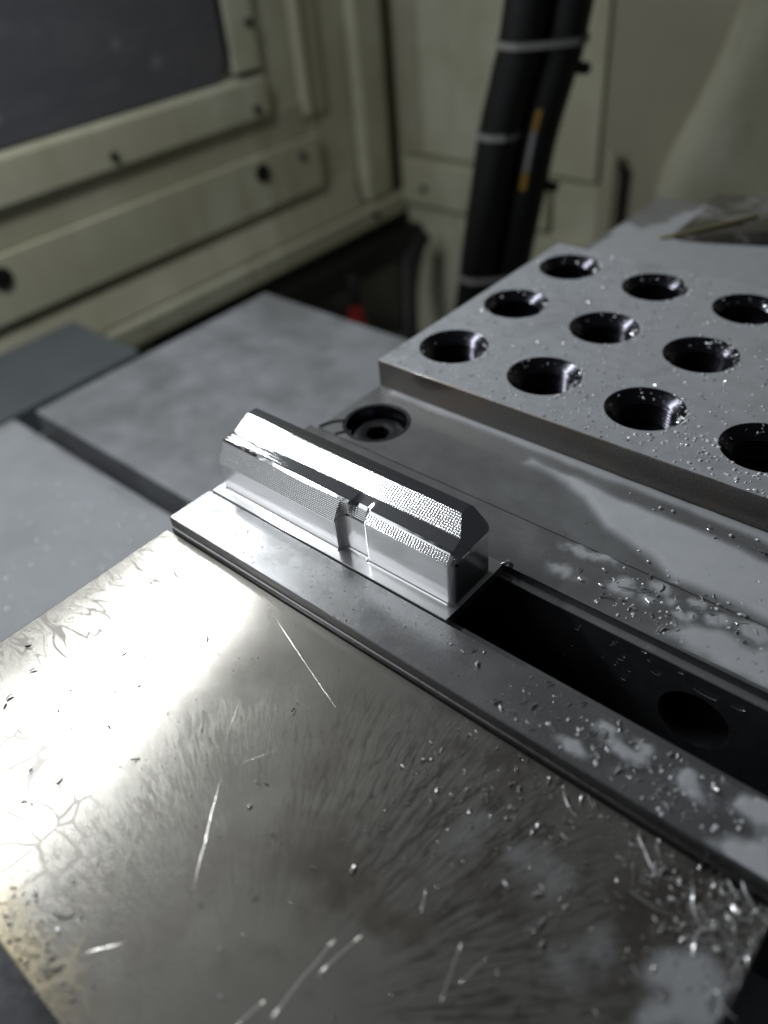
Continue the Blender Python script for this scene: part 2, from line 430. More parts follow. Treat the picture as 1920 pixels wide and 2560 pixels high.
MAT_SLATE = simple('way_cover_steel', (0.13, 0.15, 0.16), 0.45, 0.2, 0.06, 0.3)
MAT_RED = simple('red_plastic', (0.24, 0.015, 0.012), 0.4, 0.0, 0.05)
MAT_TIE = simple('clear_nylon', (0.20, 0.20, 0.19), 0.4, 0.0, 0.05)
MAT_YEL = simple('yellow_print', (0.28, 0.16, 0.02), 0.5, 0.0, 0.03)
MAT_WHITE = simple('grey_print', (0.24, 0.24, 0.25), 0.5, 0.0, 0.1, 8.0)
MAT_SCREW = simple('dark_screw', (0.02, 0.02, 0.02), 0.4, 0.5, 0.1)
MAT_FLOOR = simple('chip_pan', (0.30, 0.30, 0.25), 0.6, 0.0, 0.08, 0.2)
MAT_CHIP = simple('aluminium_chip', (0.84, 0.84, 0.85), 0.22, 0.6, 0.04, 20.0)
MAT_CHIP_D = simple('dull_chip', (0.30, 0.29, 0.27), 0.4, 0.9, 0.1, 20.0)
MAT_BRASS = simple('stained_edge', (0.46, 0.41, 0.20), 0.4, 0.6, 0.1)
def make_milk():
    m = Mat('milky_coolant')
    t = m.attr('film')
    n = m.noise(m.co, 1.2, 4.0)
    return m.fin(base=m.mix(n, (0.56, 0.585, 0.62), (0.70, 0.72, 0.75)), rough=0.13, alpha=t, normal=m.bump(m.noise(m.co, 1.4, 3.0), 0.3, 0.06), coat=0.3, coat_rough=0.03)
MAT_MILK = make_milk()
def make_drop():
    m = Mat('coolant_drop')
    return m.fin(base=(0.86, 0.88, 0.91), rough=0.08, coat=0.5, coat_rough=0.02)
MAT_DROP = make_drop()

# ---------------------------------------------------------------- enclosure (left wall x = -50, back wall y = 70)
floor = box('floor', -120, 120, -80, 140, -39, -38, MAT_FLOOR); floor['kind'] = 'structure'

enc = thing('side_wall', 'cream sheet metal machine side with smoked window, trim strips and dark screws', 'machine wall', (-50, 30, -22))
box('wall_panel', -53, -51.0, -60, 70, -22, 60, MAT_CREAM, enc)
def wall_prism(name, prof, y0, y1, mat):
    bm = bmesh.new()
    a = [bm.verts.new((px, y0, pz)) for px, pz in prof]; b = [bm.verts.new((px, y1, pz)) for px, pz in prof]
    n = len(prof)
    for i in range(n): bm.faces.new((a[i], a[(i + 1) % n], b[(i + 1) % n], b[i]))
    bm.faces.new(a); bm.faces.new(b)
    return bm_obj(name, bm, mat, enc)
pane_bm = bmesh.new(); add_box(pane_bm, -50.98, -50.5, -50, 45.9, -0.4, 60, 0.0)
es = [e for e in pane_bm.edges if all(abs(v.co.y - 45.9) < .01 and abs(v.co.z + 0.4) < .01 for v in e.verts)]
bmesh.ops.bevel(pane_bm, geom=es, offset=1.6, segments=6, profile=0.5, affect='EDGES')
bm_obj('window_pane', pane_bm, MAT_GLASS, enc)
gs = bmesh.new(); tube(gs, smooth_path([(-50.45, 46.2, 40), (-50.45, 46.2, 6), (-50.45, 46.1, 1.6), (-50.45, 45.3, 0.2)], 6), 0.22, 8)
bm_obj('gasket', gs, MAT_RUBBER, enc, 60)
# lower window strip, with its rolled top lip
wall_prism('frame_strip', [(-50.97, -0.45), (-49.9, -0.95), (-49.85, -1.1), (-49.9, -4.4), (-50.97, -4.42)], -50, 49.95, MAT_CREAM)
box('frame_strip', -50.97, -50.1, 46.55, 49.9, -0.1, 60, MAT_CREAM, enc, 0.12)
box('joint_shade_strip', -50.05, -50.0, 46.7, 49.7, -0.55, -0.15, MAT_SCREW, enc)  # thin dark strip standing in for the shade inside the joint
# recessed channel and the second broad strip
wall_prism('channel_strip', [(-50.97, -4.5), (-50.7, -4.6), (-50.65, -7.9), (-50.97, -7.95)], -50, 55.2, MAT_CREAM2)
wall_prism('broad_strip', [(-50.97, -8.0), (-49.95, -8.1), (-49.9, -13.5), (-50.97, -13.7)], -50, 56.3, MAT_CREAM)
wall_prism('sloping_skirt', [(-50.97, -13.8), (-50.8, -13.85), (-49.3, -17.7), (-50.97, -17.9)], -50, 62.0, MAT_CREAM2)
wall_prism('bottom_lip', [(-50.97, -17.95), (-48.9, -18.0), (-48.7, -18.3), (-48.8, -20.3), (-50.97, -20.4)], 20.5, 69.7, MAT_CREAM)
# upright fold and corner post
bm = bmesh.new(); tube(bm, [(-50.9, 56.1, 60), (-50.9, 56.1, -5.9)], 0.75, 14); bm_obj('upright_fold', bm, MAT_CREAM, enc, 60)
box('upright_plate', -50.97, -50.5, 56.4, 58.8, -6.1, 60, MAT_CREAM2, enc, 0.15)
box('corner_post', -50.97, -49.2, 63.2, 67.6, -17.7, 60, MAT_CREAM, enc, 0.5, 4)
def cap_disc(name, c, r, axis, mat, parent, h=0.35, n=20):
    bm = bmesh.new(); lathe(bm, c, [(r, 0), (r, h * 0.5), (r * 0.75, h), (r * 0.3, h), (r * 0.28, h * 0.5)], n, axis, cap=True)
    return bm_obj(name, bm, mat, parent, 40)
for (sy, sz, r, sx) in ((30.9, -3.5, .42, -49.9), (49.2, 3.9, .42, -50.1), (48.3, -3.6, .42, -49.9), (10.5, -3.6, .42, -49.9), (53.7, -9.6, .42, -49.95), (63.4, -19.0, .45, -48.75), (47.7, -9.7, .95, -49.95), (17.2, -9.75, .95, -49.95), (-12, -9.7, .95, -49.95)):
    cap_disc('screw', (sx, sy, sz), r, 'x', MAT_SCREW, enc)

bw = thing('back_wall', 'cream back wall of the machine with lip, screw and added panel edged like a curved shadow', 'machine wall', (-10, 72, -38))
box('wall_panel', -120, 60, 70.6, 72, -38, 60, MAT_CREAM, bw)
box('corner_strip', -49.1, -46.3, 70.0, 70.55, -13.5, 60, MAT_CREAM2, bw, 0.15)
box('upper_panel', -46.1, -22.6, 69.8, 70.55, -13.3, 60, MAT_CREAM, bw, 0.2)
box('lip_rail', -49.0, -28, 69.0, 70.55, -19.3, -13.8, MAT_CREAM, bw, 0.35, 3)
box('lower_panel', -49.0, -22.6, 69.9, 70.55, -37.9, -19.8, MAT_CREAM, bw, 0.2)
cap_disc('screw', (-45.4, 69.02, -17.1), 0.45, 'y', MAT_SCREW, bw, -0.35)
# broad panel added on the right, its edge shaped as a curved shadow line
cur = smooth_path([(-8.6, 60), (-8.8, 20), (-9.3, 6), (-10.3, 0.5), (-11.9, -4.5), (-13.6, -8.5), (-14.6, -12), (-14.8, -16), (-14.8, -37.9)], 8)
bm = bmesh.new()
prev = None
for p in [Vector(q).to_3d() for q in cur]:
    row = [bm.verts.new((p.x - 1.3, 70.5, p.y)), bm.verts.new((p.x - 0.5, 69.0, p.y)), bm.verts.new((p.x + 0.8, 67.6, p.y)), bm.verts.new((p.x + 3, 67.0, p.y)), bm.verts.new((60, 66.5, p.y))]
    if prev:
        for k in range(4): bm.faces.new((prev[k], prev[k + 1], row[k + 1], row[k]))
    prev = row
bm_obj('shadow_edge_panel', bm, MAT_CREAM, bw, 70)
box('plain_panel', -22.3, 60, 70.2, 70.58, -37.9, 60, MAT_BROWN, bw)

# black beam, strut and red nozzle in the chip chute at the foot of the wall
tag(box('chute_beam', -50.5, -46.3, 30, 69.5, -25.0, -21.6, MAT_RUBBER, None, 0.3), 'long black beam running along the foot of the cream wall', 'beam')
bm = bmesh.new(); tube(bm, [(-43.5, 66.0, -21.6), (-42.9, 62, -23.5), (-39.6, 58, -33), (-38.5, 56, -38)], [1.1, 1.1, 1.0, 1.0], 12)
tag(bm_obj('chute_strut', bm, MAT_RUBBER, None, 50), 'black slanting strut dropping from the end of the long black beam', 'strut')
rn_ = thing('coolant_nozzle', 'small red nozzle hanging from a black stem behind the table edge', 'nozzle', (-40.5, 50, -27))
bm = bmesh.new(); lathe(bm, (-40.5, 50, -27), [(0.5, 0), (1.15, 0.2), (1.2, 1.2), (0.75, 3.2), (0.7, 3.6)], 20, cap=True); bm_obj('tip', bm, MAT_RED, rn_, 45)
bm = bmesh.new(); lathe(bm, (-40.5, 50, -23.4), [(0.66, 0), (0.7, 3.2), (0.62, 3.3)], 16, cap=True); bm_obj('stem', bm, MAT_RUBBER, rn_, 45)

# ---------------------------------------------------------------- hoses, ties, conduit
HM = [(-10.2, 44.6, 30), (-14.0, 45, 7.2), (-15.0, 45.1, 3.0), (-16.2, 45.2, -1), (-17.2, 45.4, -5.5), (-18.4, 45.7, -11), (-19.4, 46, -16), (-22.5, 46.5, -30), (-24, 47, -37)]
H0 = smooth_path([(x - 1.07, y - 1.03, z) for x, y, z in HM], 8)
H1 = smooth_path([(x + 1.07, y + 1.03, z) for x, y, z in HM], 8)
def hose(path, r, label):
    t = thing('hose', label, 'hose', path[-1], 'black hoses strapped together in the back')
    bm = bmesh.new(); tube(bm, path, r, 20); bm_obj('sleeve', bm, MAT_RUBBER, t, 60)
    return t
hose_a = hose(H0, 1.62, 'thick black hose, the left of the strapped pair by the cream back wall')
hose_b = hose(H1, 1.5, 'thick black hose with yellow print, the right of the strapped pair')
def hose_at(path, z):
    for a, b in zip(path, path[1:]):
        if (a.z - z) * (b.z - z) <= 0:
            t = (a.z - z) / (a.z - b.z) if abs(a.z - b.z) > 1e-6 else 0
            return a.lerp(b, t)
    return path[-1]
def print_strip(z0, z1, mat, name, r=1.5, ph=-1.3, w=0.30):
    bm = bmesh.new(); prev = None
    for k in range(9):
        z = z0 + (z1 - z0) * k / 8
        c = hose_at(H1, z)
        row = [bm.verts.new((c.x + (r + .03) * math.cos(ph + d), c.y + (r + .03) * math.sin(ph + d), z)) for d in (-w, -w / 2, 0, w / 2, w)]
        if prev:
            for q in range(4): bm.faces.new((prev[q], prev[q + 1], row[q + 1], row[q]))
        prev = row
    return bm_obj(name, bm, mat, hose_b, 60)
print_strip(0.55, -0.95, MAT_YEL, 'yellow_mark', w=.15); print_strip(-1.0, -4.0, MAT_WHITE, 'printed_band', w=.13); print_strip(-4.05, -5.5, MAT_YEL, 'yellow_mark', w=.15)
def tie_loop(name, pts, label):
    bm = bmesh.new()
    P = [Vector(p) for p in pts]; P = smooth_path(P + [P[0]], 5)
    prev = None; first = None
    cx = sum((p for p in P), Vector()) / len(P)
    for p in P[:-1]:
        o = (p - cx); o.z = 0; o.normalize()
        row = [bm.verts.new(p + o * a + Vector((0, 0, b))) for a, b in ((0, -.22), (.12, -.22), (.12, .22), (0, .22))]
        if prev:
            for q in range(4): bm.faces.new((prev[q], prev[(q + 1) % 4], row[(q + 1) % 4], row[q]))
        else: first = row
        prev = row
    for q in range(4): bm.faces.new((prev[q], prev[(q + 1) % 4], first[(q + 1) % 4], first[q]))
    return tag(bm_obj(name, bm, MAT_TIE, None, 50), label, 'cable tie', 'cable ties round the black hoses')
def ring_pts(ca, cb, ra, rb, tilt):
    out = []
    for d in (90, 125, 160, 200, 235, 270): a = math.radians(d + 44); out.append((ca.x + ra * math.cos(a), ca.y + ra * math.sin(a), ca.z))
    for d in (-90, -55, -20, 20, 55, 90): a = math.radians(d + 44); out.append((cb.x + rb * math.cos(a), cb.y + rb * math.sin(a), cb.z))
    zx = (ca.x + cb.x) / 2
    return [(x, y, z + tilt * (x - zx)) for x, y, z in out]
ca, cb = hose_at(H0, 4.9), hose_at(H1, 4.9)
tie_loop('cable_tie', ring_pts(ca, cb, 1.66, 1.6, -0.02), 'pale cable tie strapped right round both black hoses near the top')
ca = hose_at(H0, -1.2); tie_loop('cable_tie', ring_pts(ca, ca, 1.66, 1.6, 0.0), 'pale cable tie round the left hose only, beside the yellow print')
ca, cb = hose_at(H0, -13.2), hose_at(H1, -13.2)
tie_loop('cable_tie', ring_pts(ca, cb, 1.66, 1.6, 0.0), 'pale cable tie low on both hoses, just above the drilled block')
for z, lb in ((2.9, 'black stub of a clip sticking out below the top cable tie'), (-5.7, 'black stub of a clip sticking out low on the right hose')):
    c = hose_at(H1, z); bm = bmesh.new(); lathe(bm, (c.x + .9, c.y + .9, z), [(0.02, -.1), (0.42, 0), (0.42, 1.1), (0.3, 1.25)], 12, 'x', cap=True)
    tag(bm_obj('clip_stub', bm, MAT_RUBBER, None, 40), lb, 'clip', 'black clip stubs on the hose')
bm = bmesh.new(); tube(bm, smooth_path([(-20.2, 69.2, -10.6), (-20.1, 68.4, -10.7), (-20.05, 68.2, -11.4), (-20.2, 68.2, -37)], 6), 0.5, 12)
tag(bm_obj('conduit', bm, MAT_CREAM2, None, 50), 'thin cream pipe standing against the back wall right of the hoses', 'pipe')
bm = bmesh.new(); tube(bm, [(-19.2, 69.3, -11.0), (-19.3, 69.3, -37)], 0.32, 10)
tag(bm_obj('cable', bm, MAT_RUBBER, None, 50), 'thin dark cable running down beside the cream pipe', 'cable')

# ---------------------------------------------------------------- machine table and way cover
tb = thing('machine_table', 'grey coolant wet machine table with a T slot under the vise', 'machine table', (0, 8, -20))
bm = bmesh.new()
add_box(bm, -31.6, 45, 8.75, 30.6, -16.5, -12, 0.12); flat_big(bm_obj('table_section', bm, MAT_TABLE, tb, 35))
bm = bmesh.new(); add_box(bm, -32.0, 45, -22, 7.35, -16.5, -12, 0.12); flat_big(bm_obj('table_section', bm, MAT_TABLE, tb, 35))
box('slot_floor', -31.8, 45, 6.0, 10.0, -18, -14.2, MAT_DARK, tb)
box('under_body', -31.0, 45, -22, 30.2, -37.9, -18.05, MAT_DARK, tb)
tag(box('way_cover', -48.4, -38.0, -40, 21.3, -20, -15.0, MAT_SLATE, None, 0.25), 'dark slate way cover between the table end and the cream wall', 'way cover')
tag(box('way_cover_step', -37.8, -32.4, -40, 20.6, -21, -17.2, MAT_SLATE, None, 0.25), 'lower dark step of the way cover beside the table end', 'way cover')

# ---------------------------------------------------------------- vise
vise = thing('vise', 'steel machine vise with wet jaws gripping the aluminium part', 'vise', (10, 10, -12))
box('bed', 2.5, 17.5, -13, 36, -11.99, -3.6, MAT_DARK, vise, 0.2)
# movable jaw: top slab with chamfered edges, then its near plate
bm = bmesh.new(); add_box(bm, -0.28, 19.62, -10.5, -0.06, -3.5, -0.6, 0.05, 2)
mj = flat_big(bm_obj('movable_jaw', bm, MAT_JAW, vise, 30), 5)
def ext_x(name, prof, x0, x1, mats, parent, midx=None):
    """profile of (y, z) points extruded along x; midx gives the material of each side"""
    bm = bmesh.new(); n = len(prof)
    a = [bm.verts.new((x0, p[0], p[1])) for p in prof]; b = [bm.verts.new((x1, p[0], p[1])) for p in prof]
    for i in range(n):
        f = bm.faces.new((a[i], a[(i + 1) % n], b[(i + 1) % n], b[i]))
        if midx: f.material_index = midx[i]
    bm.faces.new(a); bm.faces.new(b)
    return bm_obj(name, bm, mats, parent)
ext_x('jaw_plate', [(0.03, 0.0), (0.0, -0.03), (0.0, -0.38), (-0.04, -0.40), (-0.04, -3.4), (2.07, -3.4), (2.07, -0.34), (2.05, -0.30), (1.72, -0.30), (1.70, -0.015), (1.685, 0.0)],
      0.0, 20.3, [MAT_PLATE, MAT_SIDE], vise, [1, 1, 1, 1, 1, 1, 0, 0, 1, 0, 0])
# small notches along the foot of the plate
# fixed side: plate with a step, bolt recess in its face
def fixed_plate():
    prof_top = [(4.52, 0.0), (6.50, 0.0)]
    bm = bmesh.new()
    P = [(6.50, 0.0), (4.55, 0.0), (4.52, -0.02), (4.515, -0.30), (4.30, -0.31), (4.28, -0.34)]
    x0, x1 = 0.05, 20.3
    for (a, b) in zip(P, P[1:]):
        f = bm.faces.new([bm.verts.new((x0, *a)), bm.verts.new((x1, *a)), bm.verts.new((x1, *b)), bm.verts.new((x0, *b))])
        f.material_index = 0 if abs(a[1] - b[1]) < .05 else 1
    for x in (x0, x1):
        f = bm.faces.new([bm.verts.new((x, *p)) for p in P + [(4.28, -3.4), (6.50, -3.4)]]); f.material_index = 1
    f = bm.faces.new([bm.verts.new((x, 6.50, z)) for x, z in ((x0, 0), (x1, 0), (x1, -3.4), (x0, -3.4))]); f.material_index = 1
    bmesh.ops.remove_doubles(bm, verts=bm.verts, dist=1e-4)
    return bm
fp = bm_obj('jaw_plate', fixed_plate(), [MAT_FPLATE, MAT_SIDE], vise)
# front face of the far plate with its round recess
bm = bmesh.new(); hx, hz, hr = 16.15, -2.05, 0.98
top_with_holes(bm, 0.05, 20.3, -3.4, -0.34, 0.0, [(hx, hz, hr), (4.0, hz, hr)], 40)
for v in bm.verts: v.co = Vector((v.co.x, 4.28, v.co.y))
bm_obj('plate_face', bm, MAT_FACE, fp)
for q in (hx, 4.0):
    bm = bmesh.new(); lathe(bm, (q, 4.28, hz), [(hr, 0), (hr - .06, .05), (hr - .06, .9), (0.01, .9)], 40, 'y'); bm_obj('bolt_recess', bm, MAT_DARK, fp, 40)
# fixed jaw with counterbored cap screw
bm = bmesh.new(); BX, BY, BR = 2.02, 8.01, 1.16
FX0, FX1 = 0.42, 20.3
top_with_holes(bm, FX0, 3.7, 6.54, 9.6, 0.0, [(BX, BY, BR)], 64)
def quad(bm, *p): return bm.faces.new([bm.verts.new(q) for q in p])
quad(bm, (3.7, 6.54, 0), (FX1, 6.54, 0), (FX1, 9.6, 0), (3.7, 9.6, 0))
quad(bm, (FX0, 9.6, 0), (FX1, 9.6, 0), (FX1, 33.8, 0), (FX0, 33.8, 0))
quad(bm, (FX0, 6.54, 0), (FX0, 33.8, 0), (FX0, 33.8, -9), (FX0, 6.54, -9))
quad(bm, (FX1, 6.54, 0), (FX1, 33.8, 0), (FX1, 33.8, -9), (FX1, 6.54, -9))
quad(bm, (FX0, 33.8, 0), (FX1, 33.8, 0), (FX1, 33.8, -9), (FX0, 33.8, -9))
quad(bm, (FX0, 6.54, 0), (FX1, 6.54, 0), (FX1, 6.54, -9), (FX0, 6.54, -9))
bmesh.ops.remove_doubles(bm, verts=bm.verts, dist=1e-4)
fj = bm_obj('fixed_jaw', bm, MAT_FIXED, vise)
bm = bmesh.new(); lathe(bm, (BX, BY, 0), [(BR + .10, 0.004), (BR + .02, 0.004), (BR - .03, -0.06), (BR - .03, -1.6)], 64); bm_obj('counterbore', bm, MAT_BORE, fj, 40)
cs = bmesh.new()
SX, SY, SZ = BX + .02, BY - .02, -0.42
rings = lathe(cs, (SX, SY, SZ), [(0.98, -1.1), (0.98, -0.10), (0.95, -0.03), (0.88, 0.0), (0.60, 0.0)], 48)
hexr = []
for i in range(48):
    a = 2 * math.pi * i / 48; k = (a + 0.2) % (math.pi / 3) - math.pi / 6
    rr = 0.42 / math.cos(k); hexr.append(cs.verts.new((SX + rr * math.cos(a), SY + rr * math.sin(a), SZ - 0.03)))
bot = [cs.verts.new((v.co.x, v.co.y, SZ - 0.9)) for v in hexr]
for i in range(48):
    j = (i + 1) % 48
    cs.faces.new((rings[-1][i], rings[-1][j], hexr[j], hexr[i])); cs.faces.new((hexr[i], hexr[j], bot[j], bot[i]))
cs.faces.new(bot)
bm_obj('cap_screw', cs, MAT_BLACK, fj, 35)
for pts, r in (([(0.93, 7.40, .0), (0.70, 7.20, .0), (0.52, 6.90, .0), (0.44, 6.60, .0)], .11), ([(1.62, 7.05, 0), (1.42, 6.85, 0), (1.25, 6.58, 0)], .10),):
    bm = bmesh.new(); tube(bm, smooth_path(pts, 6), r, 10)
    for v in bm.verts: v.co.z = v.co.z * 0.1
    bm_obj('groove', bm, MAT_BLACK, fj, 60)
# raised casting at the back, right
bm = bmesh.new(); N1, N2 = 28, 24; g = []
for i in range(N1 + 1):
    row = []
    for j in range(N2 + 1):
        s, t = i / N1, j / N2
        x = 2.9 + s * 17.0; y0 = 27.6 + s * 6.0 * (1 - s * .3) * 1.4; y0 = min(y0, 33.2)
        y = y0 + t * (35.5 - y0)
        z = 2.6 * (min(1, s * 1.25) ** 1.5) * (t ** 0.8) + 0.5 * min(1, s * 2.2) * min(1, t * 6)
        row.append(bm.verts.new((x, y, z)))
    g.append(row)
for i in range(N1):
    for j in range(N2): bm.faces.new((g[i][j], g[i + 1][j], g[i + 1][j + 1], g[i][j + 1]))
for i in range(N1):
    a, b = g[i][N2], g[i + 1][N2]
    bm.faces.new((a, b, bm.verts.new((b.co.x, b.co.y, -9)), bm.verts.new((a.co.x, a.co.y, -9))))
bm_obj('casting_hump', bm, MAT_REAR, fj, 50)
bm = bmesh.new(); tube(bm, [(3.1, 28.3, .03), (4.6, 30.2, .2), (6.3, 32.2, .5)], .11, 8); bm_obj('worn_edge', bm, MAT_BRASS, fj, 50)

# ---------------------------------------------------------------- milled aluminium part
PX0, PX1 = 0.40, 9.92
part = thing('machined_part', 'bright freshly milled aluminium part with stepped ridge, clamped in the vise jaws', 'metal part', (5, 3, -0.3))
bm = bmesh.new(); add_box(bm, 0.10, 10.0, 1.735, 4.50, -0.285, 0.05, 0.02, 2)
fl_ = flat_big(bm_obj('base_flange', bm, MAT_ALU, part, 35), 0.8)
bm = bmesh.new(); tube(bm, smooth_path([(9.96, 4.42, 0.06), (10.08, 4.5, 0.1), (10.1, 4.62, 0.07), (10.0, 4.66, 0.03)], 4), [.05] * 12 + [.03], 6); bm_obj('burr', bm, MAT_ALU, fl_, 60)

KL = dict(yw=2.10, zw=1.14, b0=(2.04, 1.19), b1=(2.37, 1.84), b2=(2.46, 1.90))
KR = dict(yw=2.23, zw=1.57, b0=(2.225, 1.60), b1=(2.42, 1.79), b2=(2.50, 1.85))
KN = dict(yw=2.36, zw=1.36, b0=(2.38, 1.42), b1=(2.52, 1.74), b2=(2.60, 1.84))
def lerp(a, b, t):
    if isinstance(a, tuple): return tuple(lerp(p, q, t) for p, q in zip(a, b))
    return a + (b - a) * t
def sm(t): t = max(0, min(1, t)); return t * t * (3 - 2 * t)
def key_at(x):
    kL = sm((x - 5.66) / 0.30); out = {}
    for k in KL:
        xs = {'yw': 0.0, 'zw': 0.0, 'b0': 0.05, 'b1': 0.38, 'b2': 0.42}[k]
        tl = (x - 5.66 - xs) / (0.42 if k in ('yw', 'zw') else 0.30); tl = max(0, min(1, tl))
        tl = math.sqrt(max(0, 1 - (1 - tl) ** 2))       # concave, ball-cut scoop
        v = lerp(KL[k], KN[k], tl)
        tr = sm((x - 6.62) / 0.17)
        out[k] = lerp(v, KR[k], tr)
    return out
rowj = [random.uniform(-1, 1) for _ in range(80)]
def profile(x):
    k = key_at(x); yw = k['yw']
    P = []                                              # (y, z, segment)
    def seg(a, b, n, tagname, j=0.0, last=False):
        for i in range(n + (1 if last else 0)):
            t = i / n; yy, zz = lerp(a, b, t)
            P.append((yy, zz + j * rowj[(len(P) * 7) % 80], tagname))
    for i in range(5):                                  # floor fillet, radius .13
        a = math.pi / 2 * i / 5; P.append((yw - 0.13 + 0.13 * math.sin(a), 0.045 + 0.13 - 0.13 * math.cos(a), 'wall'))
    seg((yw, 0.175), (yw, k['zw']), 6, 'wall')
    seg((yw, k['zw']), k['b0'], 2, 'lip')
    seg(k['b0'], k['b1'], 12, 'scal')
    seg(k['b1'], k['b2'], 2, 'lip')
    lend = (2.95, 1.925)
    seg(k['b2'], lend, 14, 'rows', 0.0008)
    seg(lend, (2.962, 1.932), 2, 'lip')
    seg((2.962, 1.932), (3.55, 2.225), 30, 'scal')
    seg((3.55, 2.225), (3.58, 2.235), 2, 'lip')
    seg((3.58, 2.235), (3.98, 2.24), 12, 'rows', 0.003)
    seg((3.98, 2.24), (4.02, 2.20), 2, 'lip')
    seg((4.02, 2.20), (4.02, 0.18), 5, 'wall')
    seg((4.02, 0.18), (4.15, 0.045), 2, 'wall', last=True)
    return P
XS = list(np.linspace(PX0 + .06, 5.6, 70)) + list(np.linspace(5.63, 6.9, 48)) + list(np.linspace(6.95, 9.05, 28)) + list(np.linspace(9.07, 9.66, 90)) + [PX1 - .24 * (1 - math.sin(a)) for a in np.linspace(0.05, math.pi / 2, 9)]
XS = [PX0, PX0 + .02] + XS
def zcap(x): return 2.27 - max(0, x - 9.18) * 0.76
bm = bmesh.new(); uvl = bm.loops.layers.uv.new('UVMap'); cols = []; segn = None; info = []
for x in XS:
    P = profile(x); t = max(0, (x - (PX1 - .24)) / .24); off = .24 * (1 - math.sqrt(max(0, 1 - t * t)))
    tl = max(0, (PX0 + .08 - x) / .08); off2 = .08 * (1 - math.sqrt(max(0, 1 - tl * tl)))
    row = []; s = 0; inf = []
    for i, (yy, zz, tg) in enumerate(P):
        if i: s += math.hypot(yy - P[i - 1][0], zz - P[i - 1][1])
        w = max(0, min(1, (2.75 - yy) / .3)); wb = max(0, min(1, (yy - 3.7) / .3))
        y2 = yy + (off + off2) * w - (off + off2) * wb
        zc = zcap(x); capped = zz > zc
        z2 = min(zz, zc) - (off * 0.5 if tg in ('lip', 'rows') and zz < 2.0 else 0) - off2 * (0.6 if zz > 1 else 0)
        vv = s if zz < 1.0 else (5 + yy + zz if yy < 2.945 else 10 + math.hypot(yy - 2.95, zz - 1.925))
        row.append(bm.verts.new((x, y2, z2))); inf.append((tg, capped, vv))
    cols.append(row); info.append(inf)
MI = {'wall': 0, 'lip': 3, 'scal': 1, 'rows': 2}
for i in range(len(XS) - 1):
    for j in range(len(cols[0]) - 1):
        f = bm.faces.new((cols[i][j], cols[i][j + 1], cols[i + 1][j + 1], cols[i + 1][j]))
        capd = info[i + 1][j][1] and info[i + 1][j + 1][1]
        notch = 5.72 < XS[i] < 6.75 and info[i][j][0] == 'scal' and info[i][j][2] < 2.6
        f.material_index = 3 if capd else MI[info[i][j][0]]
        for l, (a, b) in zip(f.loops, ((i, j), (i, j + 1), (i + 1, j + 1), (i + 1, j))): l[uvl].uv = (XS[a], info[a][b][2])
f = bm.faces.new(cols[0]); f.material_index = 0
f = bm.faces.new(cols[-1]); f.material_index = 0
bm_obj('body', bm, [MAT_ALU, MAT_SCAL, MAT_ROWS, MAT_ALU_POL], part, 13)

# ---------------------------------------------------------------- drilled block on the fixed jaw
blk = thing('setup_block', 'thick wet steel block with rows of threaded holes, standing on the fixed jaw', 'steel block', (10, 16, 0))
BX0, BX1, BY0, BY1, BZ0, BZ1 = 0.42, 22.3, 10.06, 23.1, 0.004, 1.15
holes = [(hx, hy, 1.34) for hx in (2.25, 6.30, 10.20, 14.15, 18.1) for hy in (12.45, 16.75, 21.0)]
bm = bmesh.new()
top_with_holes(bm, BX0 + .03, BX1, BY0 + .03, BY1 - .03, BZ1, holes, 44)
bt = bm_obj('top_face', bm, MAT_BLOCK, blk)
bm = bmesh.new()
quad(bm, (BX0, BY0, BZ0), (BX1, BY0, BZ0), (BX1, BY0, BZ1 - .03), (BX0, BY0, BZ1 - .03))
quad(bm, (BX0, BY0, BZ1 - .03), (BX1, BY0, BZ1 - .03), (BX1, BY0 + .03, BZ1), (BX0 + .03, BY0 + .03, BZ1))
quad(bm, (BX0, BY0, BZ0), (BX0, BY1, BZ0), (BX0, BY1, BZ1 - .03), (BX0, BY0, BZ1 - .03))
quad(bm, (BX0, BY0, BZ1 - .03), (BX0, BY1, BZ1 - .03), (BX0 + .03, BY1 - .03, BZ1), (BX0 + .03, BY0 + .03, BZ1))
quad(bm, (BX0, BY1, BZ0), (BX1, BY1, BZ0), (BX1, BY1, BZ1 - .03), (BX0, BY1, BZ1 - .03))
quad(bm, (BX0, BY1, BZ1 - .03), (BX1, BY1, BZ1 - .03), (BX1, BY1 - .03, BZ1), (BX0 + .03, BY1 - .03, BZ1))
quad(bm, (BX1, BY0, BZ0), (BX1, BY1, BZ0), (BX1, BY1, BZ1), (BX1, BY0, BZ1))
bmesh.ops.remove_doubles(bm, verts=bm.verts, dist=1e-4)
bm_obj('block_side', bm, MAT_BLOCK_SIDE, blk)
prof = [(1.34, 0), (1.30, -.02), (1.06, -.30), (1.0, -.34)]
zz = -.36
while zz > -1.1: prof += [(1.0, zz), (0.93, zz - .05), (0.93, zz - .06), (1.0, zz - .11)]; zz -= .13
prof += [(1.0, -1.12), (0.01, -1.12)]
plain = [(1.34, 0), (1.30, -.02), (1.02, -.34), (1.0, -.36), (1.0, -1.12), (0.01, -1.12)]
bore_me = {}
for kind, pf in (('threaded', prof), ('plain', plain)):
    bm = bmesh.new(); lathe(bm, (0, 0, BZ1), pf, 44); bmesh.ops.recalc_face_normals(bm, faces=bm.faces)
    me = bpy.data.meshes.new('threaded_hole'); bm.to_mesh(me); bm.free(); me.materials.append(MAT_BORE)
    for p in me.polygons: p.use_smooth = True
    me.set_sharp_from_angle(angle=math.radians(25)); bore_me[kind] = me
